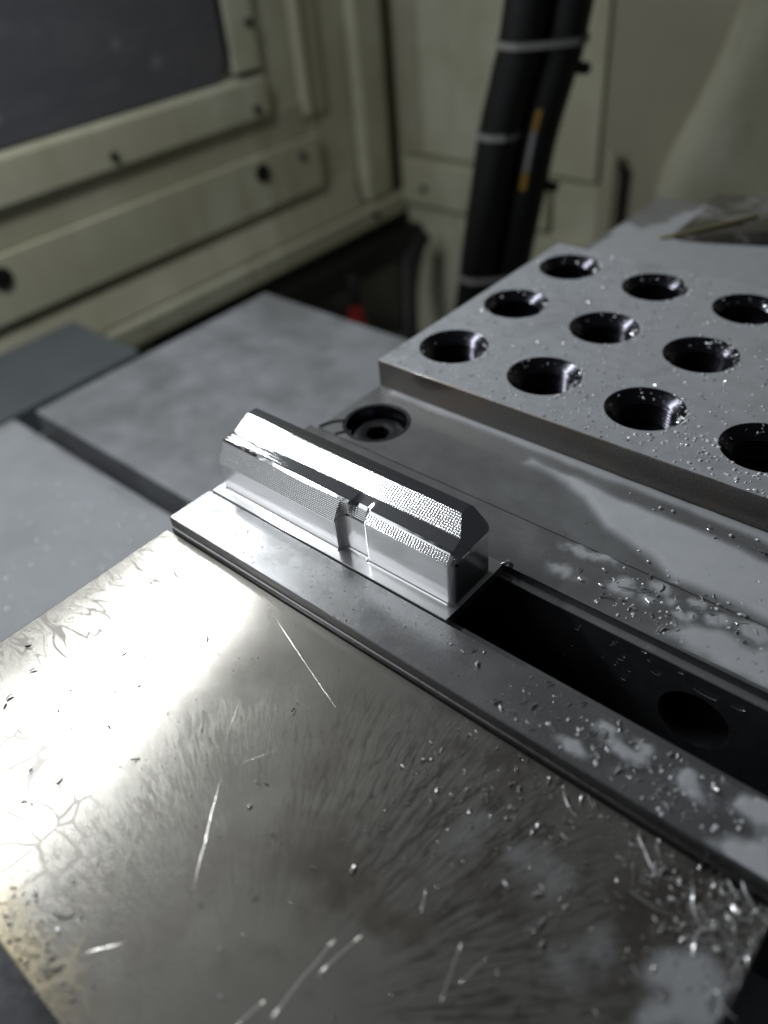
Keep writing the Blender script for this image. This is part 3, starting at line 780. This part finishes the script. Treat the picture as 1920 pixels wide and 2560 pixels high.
for i, (hx, hy, r) in enumerate(holes):
    o = bpy.data.objects.new('threaded_hole', bore_me['threaded' if (i % 3 == 0 or i in (4, 7, 9)) else 'plain']); COL.objects.link(o)
    o.parent = blk; o.location = Vector((hx, hy, 0)) - blk.location

# ---------------------------------------------------------------- coolant puddles
def puddle(name, label, shapes, z0, group, soft=0.25, amp=0.25, step=0.09, thick=0.02, maxa=0.95, frq=0.8, clip=None):
    allp = [p for s in shapes for p in (s[1] if s[0] == 'p' else [(s[1] - s[3], s[2] - s[4]), (s[1] + s[3], s[2] + s[4])])]
    xs = [p[0] for p in allp]; ys = [p[1] for p in allp]
    m = soft + amp + .1
    x0, x1, y0, y1 = min(xs) - m, max(xs) + m, min(ys) - m, max(ys) + m
    if clip: x0, x1, y0, y1 = max(x0, clip[0]), min(x1, clip[1]), max(y0, clip[2]), min(y1, clip[3])
    nx, ny = int((x1 - x0) / step) + 1, int((y1 - y0) / step) + 1
    X, Y = np.meshgrid(np.linspace(x0, x1, nx), np.linspace(y0, y1, ny), indexing='ij')
    F = np.full(X.shape, -1e9)
    for s in shapes:
        if s[0] == 'd':
            d = (1 - np.hypot((X - s[1]) / s[3], (Y - s[2]) / s[4])) * min(s[3], s[4]); F = np.maximum(F, d)
        else:
            poly = s[1]; ins = np.zeros(X.shape, bool); dist = np.full(X.shape, 1e9)
            for (ax, ay), (bx, by) in zip(poly, poly[1:] + poly[:1]):
                c = ((ay > Y) != (by > Y)) & (X < (bx - ax) * (Y - ay) / ((by - ay) if by != ay else 1e-9) + ax); ins ^= c
                L2 = (bx - ax) ** 2 + (by - ay) ** 2
                t = np.clip(((X - ax) * (bx - ax) + (Y - ay) * (by - ay)) / L2, 0, 1)
                dist = np.minimum(dist, np.hypot(X - ax - t * (bx - ax), Y - ay - t * (by - ay)))
            F = np.maximum(F, np.where(ins, dist, -dist))
    for i in range(nx):
        for j in range(ny):
            F[i, j] += amp * (mnoise.noise(Vector((X[i, j] * frq, Y[i, j] * frq, z0 * 3 + 1.7))) + .5 * mnoise.noise(Vector((X[i, j] * frq * 2.7, Y[i, j] * frq * 2.7, 4.4))))
    A = np.clip(F / soft + .5, 0, 1); A = A * A * (3 - 2 * A)
    idx = -np.ones(X.shape, int); verts, fa = [], []; keep = np.zeros((nx - 1, ny - 1), bool)
    for i in range(nx - 1):
        for j in range(ny - 1):
            if A[i:i + 2, j:j + 2].max() > 0.01: keep[i, j] = True
    faces = []
    for i, j in zip(*np.nonzero(keep)):
        f = []
        for a, b in ((i, j), (i + 1, j), (i + 1, j + 1), (i, j + 1)):
            if idx[a, b] < 0:
                idx[a, b] = len(verts); verts.append((X[a, b], Y[a, b], z0 + .006 + thick * A[a, b])); fa.append(A[a, b] * maxa)
            f.append(int(idx[a, b]))
        faces.append(f)
    if not faces: return None
    c = Vector(np.mean(np.array(verts), axis=0)); c.z = z0
    me = bpy.data.meshes.new(name); me.from_pydata([tuple(Vector(v) - c) for v in verts], [], faces)
    at = me.attributes.new('film', 'FLOAT', 'POINT'); at.data.foreach_set('value', np.array(fa, dtype=np.float32))
    o = link(name, me, MAT_MILK); o.location = c
    for p in me.polygons: p.use_smooth = True
    return tag(o, label, 'puddle', group)

CH_BODY=[(4.52,-6.54),(4.86,-5.89),(4.16,-6.56),(3.33,-7.91),(3.13,-7.44),(4.42,-7.89),(4.76,-7.77),(5.33,-7.59),(3.04,-5.89),(3.36,-6.44),(4.02,-5.14),(4.29,-4.87),(4.37,-4.59),(3.72,-3.92),(3.21,-4.22),(0.64,-5.76),(1.53,-6.13),(1.83,-7.05),(2.10,-7.27),(6.28,-6.07),(7.35,-4.54),(6.92,-4.48),(5.78,-4.68),(3.38,-3.14),(4.64,-2.37),(8.38,-2.61),(5.23,-8.33),(5.11,-8.46),(7.82,-8.19),(7.29,-9.47),(8.03,-9.00),(8.58,-9.12),(8.40,-9.60),(8.09,-10.49),(8.45,-10.34),(9.08,-10.52),(9.33,-10.04),(9.61,-10.06),(7.78,-8.79),(11.37,-7.64),(12.08,-8.21),(10.43,-5.27),(14.02,-7.06),(12.12,-3.62),(12.06,-3.91),(11.17,-6.49),(11.68,-5.22),(12.37,-4.74),(10.36,-7.33),(9.46,-5.13),(9.34,-4.47),(9.14,-4.62),(13.80,-0.57),(13.91,-0.94),(14.10,-0.93),(14.37,-0.68),(14.28,-1.12),(14.56,-0.38),(14.72,-0.49),(14.74,-0.22),(15.25,-0.63),(15.32,-0.29),(15.42,-0.96),(14.96,-1.32),(15.65,-0.21),(14.92,-1.62),(14.63,-2.05),(14.30,-1.70),(13.20,-2.52),(13.01,-2.04),(12.33,-2.81),(12.69,-2.38),(14.56,-2.44),(15.14,-2.98),(15.72,-2.70),(15.73,-2.54),(16.18,-2.51),(16.15,-1.95),(16.10,-3.20),(16.34,-3.51),(16.45,-0.21),(17.24,-0.39),(16.65,-0.49),(17.49,-0.70),(17.73,-0.76),(17.95,-1.13),(18.28,-1.10),(18.76,-1.11),(18.70,-1.28),(17.89,-1.90),(18.41,-1.68),(19.03,-1.40),(18.72,-1.65),(19.33,-1.26),(19.44,-1.52),(19.77,-1.80),(19.50,-0.80),(19.49,-0.41),(19.72,-1.89),(18.68,-0.15),(18.45,-0.49),(18.76,-0.60),(18.97,-0.60),(19.27,-0.31),(18.83,-1.06),(18.92,-0.82)]
CH_BAR=[(15.78,0.49),(16.20,1.08),(16.02,0.78),(16.72,0.64),(16.76,0.46),(17.51,1.62),(17.61,1.34),(18.00,1.26),(18.04,1.05),(17.00,0.34),(17.23,0.42),(17.46,0.36),(18.73,0.91),(18.44,1.95),(18.20,-0.08),(17.72,1.99),(10.57,1.21),(10.94,1.17),(11.18,1.35),(11.52,1.03),(13.27,1.68),(13.09,0.77),(13.34,0.80),(12.55,0.37),(12.75,0.27),(13.03,0.31),(13.25,0.23),(15.18,1.60),(14.83,1.03),(15.02,1.06),(14.99,1.24),(15.19,1.31),(15.14,1.12),(15.36,0.78),(15.19,0.57),(15.77,0.49),(15.72,0.49),(15.73,1.33),(15.87,1.52),(16.20,1.08),(16.64,1.65),(16.47,1.56),(16.72,0.69),(16.72,0.48),(16.15,0.86),(13.50,0.34),(14.24,1.57),(7.69,0.17)]
CH_FJ=[(12.33,7.12),(12.00,6.19),(12.41,5.91),(11.87,5.54),(12.07,5.19),(12.52,4.91),(12.66,5.31),(12.97,5.05),(12.80,5.08),(12.99,5.64),(13.17,5.50),(13.35,5.21),(13.68,5.12),(13.78,5.08),(13.59,5.85),(13.32,6.24),(13.55,6.37),(13.97,6.70),(14.26,6.65),(14.04,6.18),(14.54,6.28),(14.53,5.89),(13.87,5.74),(14.05,5.65),(13.87,5.55),(15.05,6.20),(15.04,6.46),(15.02,6.67),(15.03,6.15),(14.75,5.76),(14.87,5.59),(15.09,5.75),(14.82,5.28),(14.25,5.13),(14.43,5.04),(14.51,5.11),(14.62,4.83),(14.67,4.87),(15.51,6.06),(15.86,6.07),(16.01,6.43),(16.11,6.51),(16.19,6.53),(16.09,6.14),(16.23,6.21),(15.34,6.56),(15.51,6.54),(15.66,6.50),(15.35,4.85),(15.00,5.08),(15.64,4.93),(15.89,4.95),(16.16,5.22),(16.13,5.13),(16.56,5.00),(16.51,5.79),(16.50,5.65),(16.66,6.14),(16.82,6.02),(16.88,5.39),(17.01,5.36),(16.87,5.16),(17.00,4.78),(17.16,4.97),(13.99,7.47),(15.05,8.44),(15.46,8.16),(14.92,7.53),(15.05,7.50),(14.82,7.34),(15.84,7.84),(15.95,7.89),(15.70,9.12),(15.56,9.18),(15.57,8.69),(15.90,8.65),(15.90,6.92),(16.27,7.20),(14.32,8.90),(15.28,9.54),(13.50,8.19),(14.63,8.47)]
CH_FACE=[(12.61,-0.81),(12.52,-1.56),(12.30,-2.11),(13.46,-1.39),(13.72,-0.66),(13.66,-0.74),(13.99,-1.11),(13.84,-1.43),(14.25,-1.40),(14.13,-1.84),(15.58,-0.47),(14.56,-0.40),(14.59,-0.12),(14.73,-0.61),(16.27,-0.84),(17.09,-0.74),(14.95,-0.99)]
BIG=[(7.90,8.96),(9.59,8.77),(10.42,8.43),(11.59,7.56),(13.32,7.22),(14.10,6.74),(15.20,6.75),(16.70,6.75),(17.11,6.74),(16.31,8.90),(13.23,8.99),(10.78,9.02),(7.86,9.31)]
JPR=[(14.72,4.69),(14.96,5.30),(15.68,5.48),(16.28,5.58),(16.55,5.44),(17.26,5.91),(17.74,4.63),(16.52,4.51),(15.61,4.67)]
SPL=[(11.30,6.24),(11.74,6.22),(12.38,6.39),(11.53,5.22),(13.14,5.83),(13.11,5.50),(13.94,5.60),(14.03,6.18),(14.51,5.88),(15.05,6.20),(14.87,5.59),(15.56,5.96),(15.09,5.75),(15.86,6.07),(14.27,6.62),(16.68,6.15)]
BARP=[(18.00,1.19),(18.71,2.02),(19.76,-0.08),(18.87,-0.10),(18.25,0.02),(17.93,0.09),(18.33,0.53),(18.67,0.76),(18.78,1.08)]
BARD=[(17.36,0.90),(17.57,0.89),(17.12,1.20),(17.10,1.13),(15.68,0.99),(14.75,0.38),(15.15,1.32),(15.88,1.37),(17.31,1.01)]
BODP=[(18.38,-2.03),(18.93,-1.70),(19.33,-1.90),(19.54,-2.28),(19.59,-2.91),(18.49,-3.82),(18.40,-3.21),(18.54,-2.84),(18.10,-2.89),(18.14,-2.50)]
BODD=[(13.88,-2.44),(15.11,-2.28),(15.26,-1.69),(17.07,-3.25),(15.01,-2.48),(15.88,-2.23),(16.92,-3.59),(17.35,-2.86),(16.53,-3.80),(17.40,-1.02),(17.60,-0.61)]
SCR=[(5.32,-0.56),(9.34,-1.92),(8.30,-4.96),(10.03,-7.28),(13.07,-5.93),(13.10,-7.89),(13.45,-5.50),(13.25,-6.78),(12.79,-7.66),(12.67,-8.39),(9.72,-8.80),(9.19,-9.52),(15.09,-4.41),(15.44,-5.63),(15.65,-4.34),(15.50,-5.12),(13.88,-4.08),(14.10,-4.51)]
ORD = ['first', 'second', 'third', 'fourth', 'fifth', 'sixth', 'seventh', 'eighth', 'ninth', 'tenth', 'eleventh', 'twelfth', 'thirteenth', 'fourteenth', 'fifteenth', 'sixteenth']
G_P = 'milky coolant puddles'
JCLIP = (0.6, 20.2, 6.56, 9.95)
puddle('coolant_puddle', 'large milky coolant puddle pooled along the foot of the drilled block', [('p', BIG)], 0.0, G_P, .5, .16, .09, .09, .97, 0.6, JCLIP)
puddle('coolant_puddle', 'thin milky coolant line caught where the drilled block meets the fixed jaw', [('p', [(1.2, 9.75), (8, 9.72), (20.2, 9.6), (20.2, 10.1), (1.0, 10.1)])], 0.0, G_P, .3, .08, .09, .03, .8, .7, (0.6, 20.2, 9.3, 10.04))
puddle('coolant_puddle', 'milky coolant puddle at the right end of the far jaw plate beside the slot', [('p', JPR)], 0.0, G_P, .6, .3, .06, .07, .9, 1.0, (12, 20.2, 4.57, 6.48))
SPL.sort()
for i, (px, py) in enumerate(SPL):
    a = ((.42, .2), (.42, .22), (.55, .16), (.35, .16))[i] if i < 4 else (random.uniform(.16, .34), random.uniform(.14, .24))
    if i == 15: a = (.5, .3)
    puddle('coolant_splash', f'{ORD[i]} milky splash along the far jaw plate, counted rightward from the aluminium part', [('d', px, py, *a)], 0.0, 'coolant splashes on the far jaw plate', .3, .14, .035, .06, .8, 2.0, (0.2, 20.2, 4.57, 6.49) if py < 6.5 else JCLIP)
puddle('coolant_puddle', 'milky coolant puddle spreading at the right end of the near jaw plate', [('p', BARP)], 0.0, G_P, .4, .25, .05, .06, .92, 1.4, (14, 20.25, 0.05, 1.69))
for i, (px, py) in enumerate(sorted([BARD[0], BARD[2]] + BARD[3:])):
    puddle('coolant_splash', f'{ORD[i]} milky splash on the near jaw plate, counted from the left', [('d', px, py, random.uniform(.2, .4), random.uniform(.1, .2))], 0.0, 'coolant splashes on the near jaw plate', .24, .14, .035, .05, .8, 2.2, (10, 20.25, .05, 1.69))
puddle('coolant_puddle', 'milky coolant puddle at the near right corner of the movable jaw', [('p', BODP)], -0.6, G_P, .5, .22, .06, .04, .6, 1.3, (14, 19.5, -9, -.1))
for i, (px, py) in enumerate(sorted(BODD)[:9:2]):
    puddle('coolant_film', f'{ORD[i]} faint cloudy smear on the movable jaw, counted from the left', [('d', px, py, random.uniform(.25, .6), random.uniform(.18, .42))], -0.6, 'cloudy coolant smears on the movable jaw', .6, .3, .06, .01, .2, 1.5, (10, 19.5, -9, -.12))
puddle('coolant_puddle', 'milky coolant sheet on the fixed jaw behind the drilled block', [('p', [(0.7, 24), (0.7, 29.5), (1.7, 29.2), (3.2, 33.4), (8, 33), (20, 30), (20, 23.3), (1, 23.3)])], 0.0, G_P, .5, .5, .22, .03, .7, .5, (0.5, 20.2, 23.15, 33.7))
puddle('coolant_puddle', 'pale milky pool over the near left part of the machine table', [('p', [(-31, 6.9), (-12, 6.8), (-12, -14), (-31, -14)])], -12.0, G_P, .8, .8, .4, .03, .4, .4, (-31.9, -4, -14, 7.2))

# ---------------------------------------------------------------- chips
def chip_mesh(L, R, w, twist, n=6, th=.012):
    bm = bmesh.new(); prev = None
    ang = L / R
    for i in range(n + 1):
        t = i / n; a = (t - .5) * ang; ww = w * (0.35 + 0.65 * math.sin(math.pi * (0.12 + 0.76 * t)))
        p = Vector((R * math.sin(a), R * (1 - math.cos(a)), 0)); nrm = Vector((-math.sin(a), math.cos(a), 0))
        q = twist * (t - .5) + .9
        d = nrm * math.cos(q) + Vector((0, 0, 1)) * math.sin(q); e = nrm * -math.sin(q) + Vector((0, 0, 1)) * math.cos(q)
        row = [bm.verts.new(p + d * ww * s + e * th * u + Vector((0, 0, w * .8))) for s, u in ((-.5, 0), (0, -1.2), (.5, 0), (0, .6))]
        if prev:
            for k in range(4): bm.faces.new((prev[k], prev[(k + 1) % 4], row[(k + 1) % 4], row[k]))
        prev = row
        if i == 0: bm.faces.new(row)
    bm.faces.new(prev); bmesh.ops.recalc_face_normals(bm, faces=bm.faces)
    me = bpy.data.meshes.new('metal_chip'); bm.to_mesh(me); bm.free(); return me
CM = []
for i in range(14):
    CM.append(chip_mesh(random.uniform(.13, .26), random.uniform(.09, .3), random.uniform(.035, .07), random.uniform(-1.4, 1.4)))
for me in CM: me.materials.append(MAT_CHIP)
CMD = [me.copy() for me in CM[:6]]
for me in CMD: me.materials.clear(); me.materials.append(MAT_CHIP_D)
LONG = [chip_mesh(L, R, w, tw, 9) for L, R, w, tw in ((.75, .8, .05, .8), (.6, .5, .045, -1.0), (.9, 2.0, .05, .4), (.5, .35, .05, 1.2))]
for me in LONG: me.materials.append(MAT_CHIP)
def chip(me, p, rot, s, label, group):
    o = bpy.data.objects.new('metal_chip', me); COL.objects.link(o)
    o.location = p; o.rotation_euler = rot; o.scale = (s, s, s)
    return tag(o, label, 'metal chip', group)
def rr(flat=.35): return (random.uniform(-flat, flat), random.uniform(-flat, flat), random.uniform(0, 6.28))
G_C = 'loose metal chips'
for i, (px, py) in enumerate(CH_BODY):
    px = min(px, 19.5); py = min(py, -.1)
    left = px < 5.6
    if left: lb, me, s = 'small dark curled chip lying in the bright streak on the movable jaw', random.choice(CMD), random.uniform(.7, 1.15)
    elif px < 12.5: lb, me, s = 'bright metal flake on the near middle of the movable jaw', random.choice(CM), random.uniform(.5, .95)
    elif px < 16.9: lb, me, s = 'thin bright metal chip on the wet right half of the movable jaw', random.choice(CM), random.uniform(.6, 1.1)
    else: lb, me, s = 'bright curly chip heaped at the right corner of the movable jaw', random.choice(CM), random.uniform(.9, 1.7)
    chip(me, (px, py, -.59), rr(.5 if px > 16.9 else .3), s, lb, lb.replace('chip', 'chips').replace('flake', 'flakes'))
for i, (px, py, rz, k, s) in enumerate(sorted(((15.2, -.62, -.5, 0, .9), (16.9, -.45, -.6, 1, 1.0), (17.2, -.7, -.6, 2, .8), (18.0, -.75, .3, 0, .9), (13.4, -2.15, 1.3, 1, .7), (17.7, -1.5, .2, 2, 1.2), (18.3, -1.0, -.9, 0, 1.1), (18.8, -.6, .9, 3, 1.4), (18.6, -1.6, -1.4, 1, 1.2), (16.1, -3.3, 1.2, 3, 1.1), (8.25, -9.35, .7, 3, 1.0), (9.0, -10.1, .9, 3, 1.1), (19.2, -1.1, 1.9, 0, 1.2), (19.3, -2.2, 1.5, 2, 1.0), (17.4, -1.05, 1.2, 3, .9)))):
    chip(LONG[k], (px, py, -.585), (.1, .2, rz), s, f'{ORD[i]} long thin metal sliver on the movable jaw, counted from the left', 'long metal slivers on the movable jaw')
for i in range(26):
    px, py = random.uniform(12.5, 19.2), -abs(random.gauss(1.3, 1.3)) - .15
    chip(random.choice(LONG), (px, py, -.588), (random.uniform(-.2, .2), random.uniform(-.2, .2), random.gauss(1.0, .9)), random.uniform(.3, .62), 'fine bright sliver on the wet right half of the movable jaw', 'fine slivers on the movable jaw')
for i in range(18):
    px, py = min(19.5, random.gauss(18.9, .5)), min(-.15, random.gauss(-1.2, .8))
    chip(random.choice(LONG), (px, py, -.56 + random.uniform(0, .08)), rr(.6), random.uniform(.5, 1.1), 'long curly chip tangled in the heap at the right corner of the movable jaw', 'curly chips tangled in the corner heap')
for px, py in CH_BAR:
    py = min(max(py, .1), 1.62)
    lb = 'small bright chip on the clean middle of the near jaw plate' if px < 14.5 else ('small bright chip among splashes on the near jaw plate' if px < 16.8 else 'small bright chip by the puddle at the right end of the near jaw plate')
    chip(random.choice(CM), (px, py, .005), rr(.4), random.uniform(.75, 1.4), lb, lb.replace('small bright chip', 'small bright chips'))
for px, py in [c for i, c in enumerate(CH_FJ) if i % 5]:
    if py > 6.5: lb, g = 'small bright chip in the milky puddle beside the drilled block', 'chips in the puddle by the drilled block'; py = min(py, 9.8)
    else: lb, g = 'small bright wet chip on the far jaw plate beside the dark slot', 'wet chips on the far jaw plate'
    chip(random.choice(CM), (px, py, .01), rr(.5), random.uniform(.8, 1.5), lb, g)
for k, (px, pz) in enumerate(CH_FACE):
    me = LONG[k % 3] if k in (16, 14, 15) else random.choice(CM)
    chip(me, (px, 4.25, pz), (1.45, random.uniform(-.3, .3), 0), random.uniform(.45, .8), 'faint thin chip stuck to the dark inner face of the far jaw', 'chips on the dark inner jaw face')
sl = chip(LONG[2], (13.6, 5.75, .01), (0, .15, .62), 1.35, 'straight pale sliver lying across the far jaw plate', None)
# chips and drops on the drilled block
def in_hole(x, y, m=0.0): return any(math.hypot(x - h[0], y - h[1]) < h[2] + m for h in holes)
n = 0
while n < 30:
    x, y = random.uniform(.8, 19), random.uniform(10.3, 22.8)
    if in_hole(x, y, .12): continue
    if random.random() > (1.0 if y < 14.5 else .6): continue
    chip(random.choice(CM), (x, y, BZ1 + .005), rr(.5), random.uniform(.45, .95), 'tiny bright chip on the wet top of the drilled block', 'tiny chips on the drilled block'); n += 1
def fine_chips(name, label, spots, smin, smax):
    vs, fs = [], []
    for x, y, z in spots:
        me = random.choice(CM); s = random.uniform(smin, smax)
        M = Matrix.Translation((x, y, z)) @ Matrix.Rotation(random.uniform(0, 6.28), 4, 'Z') @ Matrix.Rotation(random.uniform(-.5, .5), 4, 'X') @ Matrix.Scale(s, 4)
        b = len(vs); vs += [tuple(M @ v.co) for v in me.vertices]; fs += [[b + i for i in p.vertices] for p in me.polygons]
    me = bpy.data.meshes.new(name); me.from_pydata(vs, [], fs)
    o = link(name, me, MAT_CHIP); o['label'] = label; o['kind'] = 'stuff'; o['category'] = 'metal chips'
sp = [(random.uniform(11.5, 19.4), -abs(random.gauss(.4, 1.8)) - .15, -.592) for _ in range(190)] + [(min(19.5, random.gauss(18.6, .8)), -abs(random.gauss(.6, 1.0)) - .12, -.57) for _ in range(110)]
fine_chips('fine_chips', 'fine bright chips strewn over the wet right half of the movable jaw', sp, .3, .75)
sp = [(random.triangular(11, 20, 19), random.uniform(.1, 1.6), .004) for _ in range(130)]
fine_chips('fine_chips', 'fine bright chips strewn over the right part of the near jaw plate', sp, .3, .75)
sp = [(random.triangular(12, 20, 18), random.uniform(4.65, 6.45), .006) for _ in range(130)] + [(random.uniform(13, 20), random.uniform(6.7, 9.8), .05) for _ in range(60)]
fine_chips('fine_chips', 'fine wet chips strewn over the far jaw plate and puddle', sp, .3, .8)
# the uncountable rest: fine swarf dust and droplets
def scatter(name, label, spots, mat, rmin, rmax, kind='drop'):
    bm = bmesh.new()
    for x, y, z in spots:
        r = random.uniform(rmin, rmax)
        if kind == 'drop':
            rings = []
            a0 = random.uniform(0, 6.28); st = random.uniform(.7, 1.3)
            for q, h in ((1.0, 0.0), (.8, .38), (.42, .58)):
                rings.append([bm.verts.new((x + r * q * st * math.cos(a0 + k), y + r * q / st * math.sin(a0 + k), z + r * h)) for k in [2 * math.pi * i / 8 for i in range(8)]])
            for A, B in zip(rings, rings[1:]):
                for i in range(8): bm.faces.new((A[i], A[(i + 1) % 8], B[(i + 1) % 8], B[i]))
            bm.faces.new(rings[-1])
        else:
            a = random.uniform(0, 6.28); c, s = math.cos(a) * r, math.sin(a) * r; w = .3
            p = [bm.verts.new((x + u * c - v * s * w, y + u * s + v * c * w, z + h * r)) for u, v, h in ((-1, 0, .05), (0, 1, .3), (1, 0, .1), (0, -1, .02), (0, 0, .6))]
            for i in range(4): bm.faces.new((p[i], p[(i + 1) % 4], p[4]))
    o = bm_obj(name, bm, mat, None, 60 if kind == 'drop' else None); o['label'] = label; o['kind'] = 'stuff'; o['category'] = 'droplets' if kind == 'drop' else 'metal dust'
    return o
sp = []
while len(sp) < 620:
    x, y = random.uniform(.5, 20), random.uniform(10.1, 23.0)
    if in_hole(x, y, .02) or random.random() > (1 if x < 3 or y < 13 else .45): continue
    sp.append((x, y, BZ1 + .002))
scatter('coolant_droplets', 'fine coolant droplets beading on the drilled block', sp, MAT_DROP, .018, .05)
sp = []
for (hx, hy, r) in holes[:13]:
    for k in range(46):
        a = random.gauss(0.2, .8) if k < 26 else random.uniform(0, 6.28); q = r * random.uniform(.80, .99)
        sp.append((hx + q * math.cos(a), hy + q * math.sin(a), BZ1 - .30 + (q - 1.06) * 1.0))
fo = []
for (hx, hy, r) in holes[:13]:
    for k in range(30):
        a = random.gauss(0.25, .75) if k < 22 else random.uniform(0, 6.28); q = r * random.uniform(.86, 1.1)
        fo.append((hx + q * math.cos(a), hy + q * math.sin(a), BZ1 + .002 if q > r else BZ1 - .30 + (q - 1.06) * 1.0))
for k in range(230):
    x, y = random.gauss(15, 2.2), random.gauss(11.2, .8)
    if y > 10.15 and x < 20 and not in_hole(x, y, .02): fo.append((x, y, BZ1 + .002))
scatter('coolant_foam', 'small foam bubbles round the holes of the drilled block', fo, MAT_DROP, .025, .075)
fo = [(random.uniform(12.6, 20), random.uniform(4.65, 6.4), .004) for _ in range(90)] + [(random.uniform(12, 20), random.uniform(6.7, 9.6), .05) for _ in range(70)] + [(random.uniform(13.5, 20), random.uniform(.1, 1.6), .004) for _ in range(60)]
scatter('coolant_beads', 'small coolant beads on the two jaw plates and the puddles', fo, MAT_DROP, .02, .06)
fo = [(random.uniform(-26, -8), random.uniform(-6, 6.8), -11.985) for _ in range(90)]
scatter('table_beads', 'small coolant beads on the near part of the machine table', fo, MAT_DROP, .03, .1)
scatter('hole_swarf', 'fine bright swarf clinging to the right rims of the holes', sp, MAT_CHIP, .03, .11, 'flake')
sp = [(random.uniform(.1, 19.4), random.uniform(-10.3, -.15), -.598) for _ in range(420)]
scatter('jaw_swarf', 'fine metal dust scattered over the movable jaw', sp, MAT_CHIP, .012, .04, 'flake')
sp = [(min(19.55, random.gauss(19.1, .5)), min(-.1, random.gauss(-1.4, .9)), -.59 + random.uniform(0, .12)) for _ in range(70)]
scatter('corner_swarf', 'heap of fine bright swarf at the right corner of the movable jaw', sp, MAT_CHIP, .03, .08, 'flake')
sp = [(random.uniform(.2, 20), random.uniform(.06, 1.65), .002) for _ in range(330)] + [(random.uniform(10.5, 20), random.uniform(4.6, 9.7), .002) for _ in range(260)]
scatter('plate_swarf', 'fine metal dust on the two jaw plates and the fixed jaw', sp, MAT_CHIP, .012, .04, 'flake')
sp = []
while len(sp) < 420:
    x, y = random.uniform(.5, 20), random.uniform(10.1, 23.0)
    if in_hole(x, y, .03) or random.random() > (1 if x < 3.5 or y < 14 else .5): continue
    sp.append((x, y, BZ1 + .002))
scatter('block_swarf', 'fine bright swarf specks on the wet drilled block', sp, MAT_CHIP, .03, .085, 'flake')
sp = [(random.gauss(6.6, 1.6), -10.4 + abs(random.gauss(0, .5)), -.595) for _ in range(90)]
scatter('edge_swarf', 'bright swarf along the grimy near edge of the movable jaw', sp, MAT_CHIP, .03, .1, 'flake')
TD = [(-17.3, -1.3), (-17.2, .1), (-15.2, -2.4), (-16, 5), (-14.4, 4.5), (-13.8, 2.3), (-18.8, 1.4), (-17.9, -.5), (-17.8, 4.1)]
for i, (x, y) in enumerate(sorted(TD)):
    bm = bmesh.new(); lathe(bm, (0, 0, 0), [(.12, 0), (.10, .04), (.06, .065), (.01, .07)], 16, cap=True)
    o = bm_obj('coolant_drop', bm, MAT_CHIP, None, 60); o.location = (x, y, -11.96)
    tag(o, f'{ORD[i]} glistening drop on the pale machine table, counted from the left', 'drop', 'glistening drops on the machine table')
